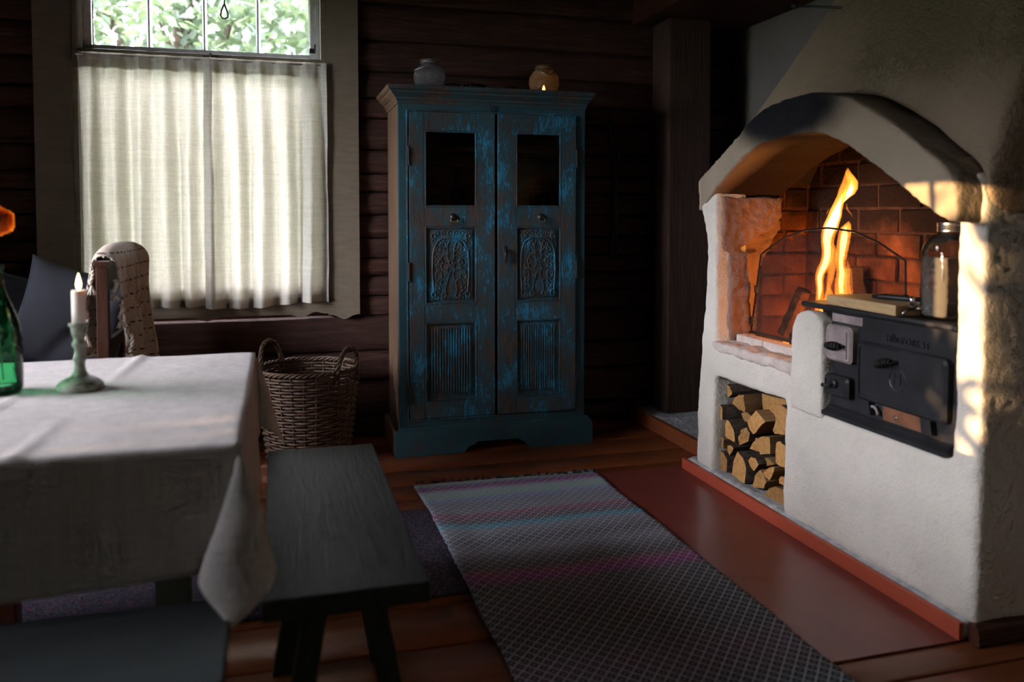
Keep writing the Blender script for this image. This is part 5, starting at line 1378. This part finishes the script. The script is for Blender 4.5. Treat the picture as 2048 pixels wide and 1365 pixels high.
for layer, (nn, r0, r1, lift) in enumerate(((26, .008, .037, -.006), (22, .007, .033, .000), (18, .005, .027, .006), (14, .003, .020, .010), (9, .001, .012, .013))):
    for k in range(nn):
        a = 2 * math.pi * (k + .5 * (layer % 2)) / nn + random.uniform(-.06, .06); q = r1 * random.uniform(.92, 1.05); dd = fu * math.cos(a) + fv * math.sin(a); ss = fn_.cross(dd); w = .0062
        mb = MB(); c = FC + fn_ * lift
        vs = [c + dd * r0 - ss * w * .4, c + dd * r0 + ss * w * .4, c + dd * (q * .65) + ss * w + fn_ * .003, c + dd * q + ss * w * .7 - fn_ * .001, c + dd * (q * 1.03) - fn_ * .002, c + dd * q - ss * w * .7 - fn_ * .001, c + dd * (q * .65) - ss * w + fn_ * .003, c + dd * (q * .6) + fn_ * .0045]
        mb.add(vs, [(0, 1, 7), (1, 2, 7), (2, 3, 7), (3, 4, 7), (4, 5, 7), (5, 6, 7), (6, 0, 7)]); mb.build('petal', MT['petal'], fl, smooth=True, fix=False)

# ------------------------------------------------------------------ benches
def bench(name, x0, x1, y0, y1, zt, label, mat_top, mat_leg, along):
    e = empty(name, ((x0 + x1) / 2, (y0 + y1) / 2, 0), label, 'bench')
    mb = MB(); mb.box(x0, x1, y0, y1, zt - .042, zt, .003); mb.build('seat', MT[mat_top], e)
    ends = ((y0 + .06, y0 + .11), (y0 + .55, y0 + .60)) if along == 'y' else ((x0 + .14, x0 + .19), (x1 - .19, x1 - .14))
    for (a, b) in ends:
        for s in (-1, 1):
            mb = MB()
            if along == 'y':
                c = (x0 + x1) / 2; t = c + s * .055; f_ = c + s * .125; w = .023
                P = [(t - w, zt - .042), (t + w, zt - .042), (f_ + w * 1.05, 0), (f_ - w * 1.05, 0)]; mb.prism(P, a, b, 'y')
            else:
                c = (y0 + y1) / 2; t = c + s * .05; f_ = c + s * .11; w = .023
                P = [(t - w, zt - .042), (t + w, zt - .042), (f_ + w, 0), (f_ - w, 0)]; mb.prism(P, a, b, 'x')
            mb.build('leg', MT[mat_leg], e)
        mb = MB()
        if along == 'y': mb.box((x0 + x1) / 2 - .10, (x0 + x1) / 2 + .10, a + .008, b - .008, zt - .075, zt - .043); 
        else: mb.box(a + .008, b - .008, (y0 + y1) / 2 - .09, (y0 + y1) / 2 + .09, zt - .075, zt - .043)
        mb.build('cleat', MT[mat_leg], e)
    return e
bench('bench', -.036, .285, 1.600, 2.640, .45, 'dark green painted plank bench at the end of the table beside the rug', 'bench_paint', 'bench_paint', 'y')
bench('bench', -1.45, -.092, 1.340, 1.640, .45, 'dark grey-green bench in the near left corner before the table', 'bench_paint_x', 'bench_paint_x', 'x')

# ------------------------------------------------------------------ chair with a throw over its back
ch = empty('chair', (-.78, 3.25, 0), 'dark wooden chair with a blanket over its back behind the table', 'chair')
CX = -.557
for (y, h) in ((2.985, 1.030), (3.46, 1.030)):
    mb = MB(); mb.box(CX - .018, CX + .018, y - .018, y + .018, .0135 if y < 3.2 else 0, h - .012, .003); mb.box(CX - .023, CX + .023, y - .023, y + .023, h - .018, h, .004); mb.build('back_post', MT['chair_wood'], ch)
for (z0, z1) in ((.93, 1.02), (.72, .76), (.52, .56)):
    mb = MB(); mb.box(CX - .010, CX + .010, 3.003, 3.442, z0, z1, .003); mb.build('back_rail', MT['chair_wood'], ch)
mb = MB(); mb.box(-1.0, CX - .018, 2.975, 3.47, .43, .455, .006); mb.build('seat', MT['chair_wood'], ch)
for y in (2.99, 3.455):
    mb = MB(); mb.box(-.985, -.950, y - .018, y + .018, .0135 if y < 3.2 else 0, .43, .003); mb.build('leg', MT['chair_wood'], ch)
    mb = MB(); mb.box(-.95, CX - .018, y - .010, y + .010, .2, .225); mb.build('stretcher', MT['chair_wood'], ch)
th = empty('throw_blanket', (CX, 3.26, .70), 'beige woven throw with dark dashes and tassels draped over the chair back', 'blanket')
def drape(u, v):
    y = 3.01 + .49 * u
    s = (v - .40) * 1.02          # arc length: negative on the seat side, positive on the room side
    topz = 1.045 + .052 * (1 - math.exp(-u * 5.0)) - .02 * u; r = .040 + .028 * u
    fold = math.sin(u * 17 + .8) * .5 + .5 * math.sin(u * 33 + 2)
    if abs(s) < r * 1.5:
        a = s / r; x = CX + r * math.sin(a); z = topz - r + r * math.cos(a)
    else:
        sg = 1 if s > 0 else -1; x0_ = r * math.sin(1.5); z0_ = topz - r + r * math.cos(1.5); dd = abs(s) - r * 1.5
        x = CX + sg * (x0_ + dd * (.05 if sg > 0 else .10) + (.030 * dd / .3) * fold); z = z0_ - dd
    x += .004 * fbm(u * 8, v * 9, 3, 2)
    return (x, y + (.05 * u * max(0, s)), z)
mb = MB(); mb.grid(drape, 90, 70); o = mb.build('weave', MT['throw'], th, smooth=True, fix=False)
m = o.modifiers.new('t', 'SOLIDIFY'); m.thickness = .004; m.offset = 0; modified(o)
random.seed(8)
def tassel(p, L):
    mb = MB(); p = Vector(p); n = 12; Q = []
    for st_ in range(2):
        mb.tube([p + Vector((.004 * math.sin(k * 1.1 + st_ * math.pi) + .004 * math.sin(k * .4), .004 * math.cos(k * 1.1 + st_ * math.pi), -L * .62 * k / n)) for k in range(n + 1)], .0042, 5)
    e_ = p + Vector((0, 0, -L * .62))
    for k in range(7):
        a = 2 * math.pi * k / 7; mb.tube([e_, e_ + Vector((.008 * math.cos(a), .008 * math.sin(a), -L * .2)), e_ + Vector((.014 * math.cos(a), .014 * math.sin(a), -L * .38))], [.003, .003, .0018], 4)
    mb.build('tassel', MT['throw_yarn'], th, smooth=True)
for v_, L in ((.14, .10), (.20, .12), (.27, .10), (.34, .09), (.50, .07), (.58, .08), (.68, .10), (.78, .10), (.88, .10)):
    q = Vector(drape(0.0, v_)); tassel(q + Vector((random.uniform(-.012, .012), -.012, .0)), L)
mb = MB()
for v_ in [k / 40 for k in range(41)]:
    q = Vector(drape(0, v_)); mb.tube([q, q + Vector((.003, -.008, -.006))], .003, 4)
mb.build('selvedge', MT['throw_yarn'], th)

# ------------------------------------------------------------------ settle and cushions in the corner
se = empty('settle', (-1.45, 4.0, 0), 'dark wooden settle in the corner under the cushions', 'bench')
mb = MB(); mb.box(-2.15, -.70, 3.72, 4.30, .41, .45, .004); mb.build('seat', MT['chair_wood'], se)
for x in (-2.10, -.78):
    for y in (3.76, 4.24): mb = MB(); mb.box(x - .025, x + .025, y - .025, y + .025, 0, .41); mb.build('leg', MT['chair_wood'], se)
def cushion(c, w, h, t_, rot, label):
    n = 22; M_ = Matrix.Rotation(rot[2], 3, 'Z') @ Matrix.Rotation(rot[0], 3, 'X') @ Matrix.Rotation(rot[1], 3, 'Y'); vs = []; fs = []
    for side in (1, -1):
        for j in range(n + 1):
            for i in range(n + 1):
                u, v = 2 * i / n - 1, 2 * j / n - 1
                pin = 1 - .10 * (1 - u * u) * abs(v) ** 3; pin2 = 1 - .10 * (1 - v * v) * abs(u) ** 3
                e_ = max(0, (1 - u ** 4) * (1 - v ** 4)) ** .5
                y = side * t_ / 2 * e_ * (1 + .12 * fbm(u * 2, v * 2, side + c[0] * 5, 2)) - .02 * math.exp(-((u - .2 - .5 * v) / .10) ** 2) * e_ * (side < 0) * -1
                vs.append(Vector(c) + M_ @ Vector((u * w / 2 * pin2, y, v * h / 2 * pin)))
    W = n + 1
    for s in range(2):
        o_ = s * W * W
        for j in range(n):
            for i in range(n):
                q = (o_ + j * W + i, o_ + j * W + i + 1, o_ + (j + 1) * W + i + 1, o_ + (j + 1) * W + i); fs.append(q if s == 0 else q[::-1])
    mb = MB(); mb.add(vs, fs); o = mb.build('cushion', MT['cushion'], smooth=True)
    bm = bmesh.new(); bm.from_mesh(o.data); bmesh.ops.remove_doubles(bm, verts=bm.verts, dist=.0005); bmesh.ops.recalc_face_normals(bm, faces=bm.faces); bm.to_mesh(o.data); bm.free()
    tag(o, label, 'cushion', 'grey-blue cushions'); return o
cushion((-.845, 3.90, .735), .46, .46, .14, (R(-12), R(17), R(8)), 'grey-blue cushion standing tilted in front of the window frame')
cushion((-1.24, 4.10, .735), .46, .46, .12, (R(-8), R(20), R(2)), 'grey-blue cushion at the far left behind the green bottle')

# ------------------------------------------------------------------ wicker basket
bk = empty('wicker_basket', (.135, 4.08, 0), 'round brown wicker basket with two loop handles under the window', 'basket')
BX, BY, BH = .135, 4.075, .445
def brad(z): return .185 + .055 * (z / BH) ** .9
NS = 26
mb = MB(); mb.lathe((BX, BY, .004), [(.01, 0), (.180, 0), (.180, .012), (.01, .012)], 30); mb.build('bottom', MT['wicker'], bk)
me0 = None
for k in range(NS):
    a = 2 * math.pi * k / NS
    mb = MB(); mb.tube([(BX + brad(z) * math.cos(a), BY + brad(z) * math.sin(a), z) for z in (.005, .15, .30, BH)], .0045, 5); mb.build('stake', MT['wicker'], bk)
rows_ = 30
for r_ in range(rows_):
    z = .012 + (BH - .03) * r_ / (rows_ - 1); P = []
    for k in range(NS * 4):
        a = 2 * math.pi * k / (NS * 4); w = .0065 * math.cos(a * NS / 2 + (math.pi if r_ % 2 else 0)) ; P.append((BX + (brad(z) + w) * math.cos(a), BY + (brad(z) + w) * math.sin(a), z + .0025 * noise.noise(Vector((a * 3, r_, 0)))))
    mb = MB(); mb.tube(P, .0064, 5, closed=True); mb.build('weave_row', MT['wicker'], bk, smooth=True)
mb = MB()
for ph in range(3):
    mb.tube([(BX + (brad(BH) + .007 * math.cos(a * 18 + ph * 2.1)) * math.cos(a), BY + (brad(BH) + .007 * math.cos(a * 18 + ph * 2.1)) * math.sin(a), BH + .004 + .007 * math.sin(a * 18 + ph * 2.1)) for a in [2 * math.pi * k / 160 for k in range(160)]], .006, 5, closed=True)
mb.build('rim', MT['wicker'], bk, smooth=True)
for sgn in (1, -1):
    A0 = R(-42) if sgn > 0 else R(138)
    mb = MB()
    C_ = [Vector((BX + brad(BH) * math.cos(A0 + da), BY + brad(BH) * math.sin(A0 + da), 0)) for da in (-.32, .32)]
    cen = []
    for k in range(41):
        u = k / 40; base = C_[0].lerp(C_[1], .5 - .5 * math.cos(math.pi * u)); out = Vector((math.cos(A0), math.sin(A0), 0)) * .02 * math.sin(math.pi * u)
        cen.append(base + out + Vector((0, 0, BH - .05 + .165 * math.sin(math.pi * u) ** .7)))
    for ph in range(3):
        P = []
        for k, p in enumerate(cen):
            t = (cen[min(k + 1, 40)] - cen[max(k - 1, 0)]).normalized(); s = t.orthogonal().normalized(); w = t.cross(s); a = k * .75 + ph * 2.094; P.append(p + (s * math.cos(a) + w * math.sin(a)) * .0068)
        mb.tube(P, .0066, 5)
    mb.build('handle', MT['wicker'], bk, smooth=True)

# ------------------------------------------------------------------ rugs
def rug(name, x0, x1, y0, y1, z, th_, mat, label, seed, nx, ny, fringe):
    e = empty(name, ((x0 + x1) / 2, (y0 + y1) / 2, 0), label, 'rug', 'woven rag rugs')
    def f(u, v):
        x = x0 + (x1 - x0) * u; y = y0 + (y1 - y0) * v
        ed = 1 if (u < .001 or u > .999) else 0
        x += (.005 * noise.noise(Vector((y * 40, seed, u * 9))) + .010 * noise.noise(Vector((y * 3, seed + 4, u)))) * (1 if ed else .6)
        zz = z(x, y) + th_ + .0025 * fbm(x * 5, y * 5, seed, 2)
        return (x, y, zz)
    mb = MB(); mb.grid(f, nx, ny); o = mb.build('weave', MT[mat], e, smooth=True, fix=False)
    m = o.modifiers.new('t', 'SOLIDIFY'); m.thickness = th_ * .9; m.offset = -1; modified(o)
    random.seed(seed)
    for (x, y, dx, dy) in fringe:
        L = math.hypot(dx, dy); mb = MB()
        for s in range(2):
            ph = random.uniform(0, 6)
            P = [(x + dx * k / 6 + .008 * math.sin(k * 1.2 + ph) * (k / 6) * (1 if dy else .3), y + dy * k / 6 + .008 * math.cos(k + ph) * (k / 6), z(x + dx * k / 6, y + dy * k / 6) + th_ * .8 * (1 - k / 6) + .008 + .004 * abs(math.sin(k * 1.7 + ph))) for k in range(7)]
            mb.tube(P, [.0045, .0042, .004, .004, .0038, .003, .002], 5)
        mb.build('fringe', MT['rug_yarn'], e, smooth=True)
    return e
# speckled rug under the table; the long rug lies over its end
def z_flat(x, y): return .0005
def z_over(x, y):
    a = 1 / (1 + math.exp((x - .64) / .018)); b = 1 / (1 + math.exp((2.455 - y) / .02)) / (1 + math.exp((y - 3.21) / .02))
    return .006 + .012 * a * b
random.seed(31)
rug('rag_rug', -1.6, .600, 2.47, 3.215, z_flat, .012, 'rug_speckled', 'purple-grey speckled rag rug running under the table', 3, 90, 60, [(.598, 2.49 + .052 * k, random.uniform(.03, .075), random.uniform(-.03, .01)) for k in range(14)])
FR = [(.565 + .80 * k / 25, 3.492 - .045 * k / 25 + random.uniform(-.004, .004), random.uniform(-.025, .02), random.uniform(.025, .055)) for k in range(26)]
rug('rag_rug', .560, 1.378, 1.05, 3.492, z_over, .011, 'rug', 'long striped diamond-pattern rag rug beside the fireplace', 6, 50, 240, FR)
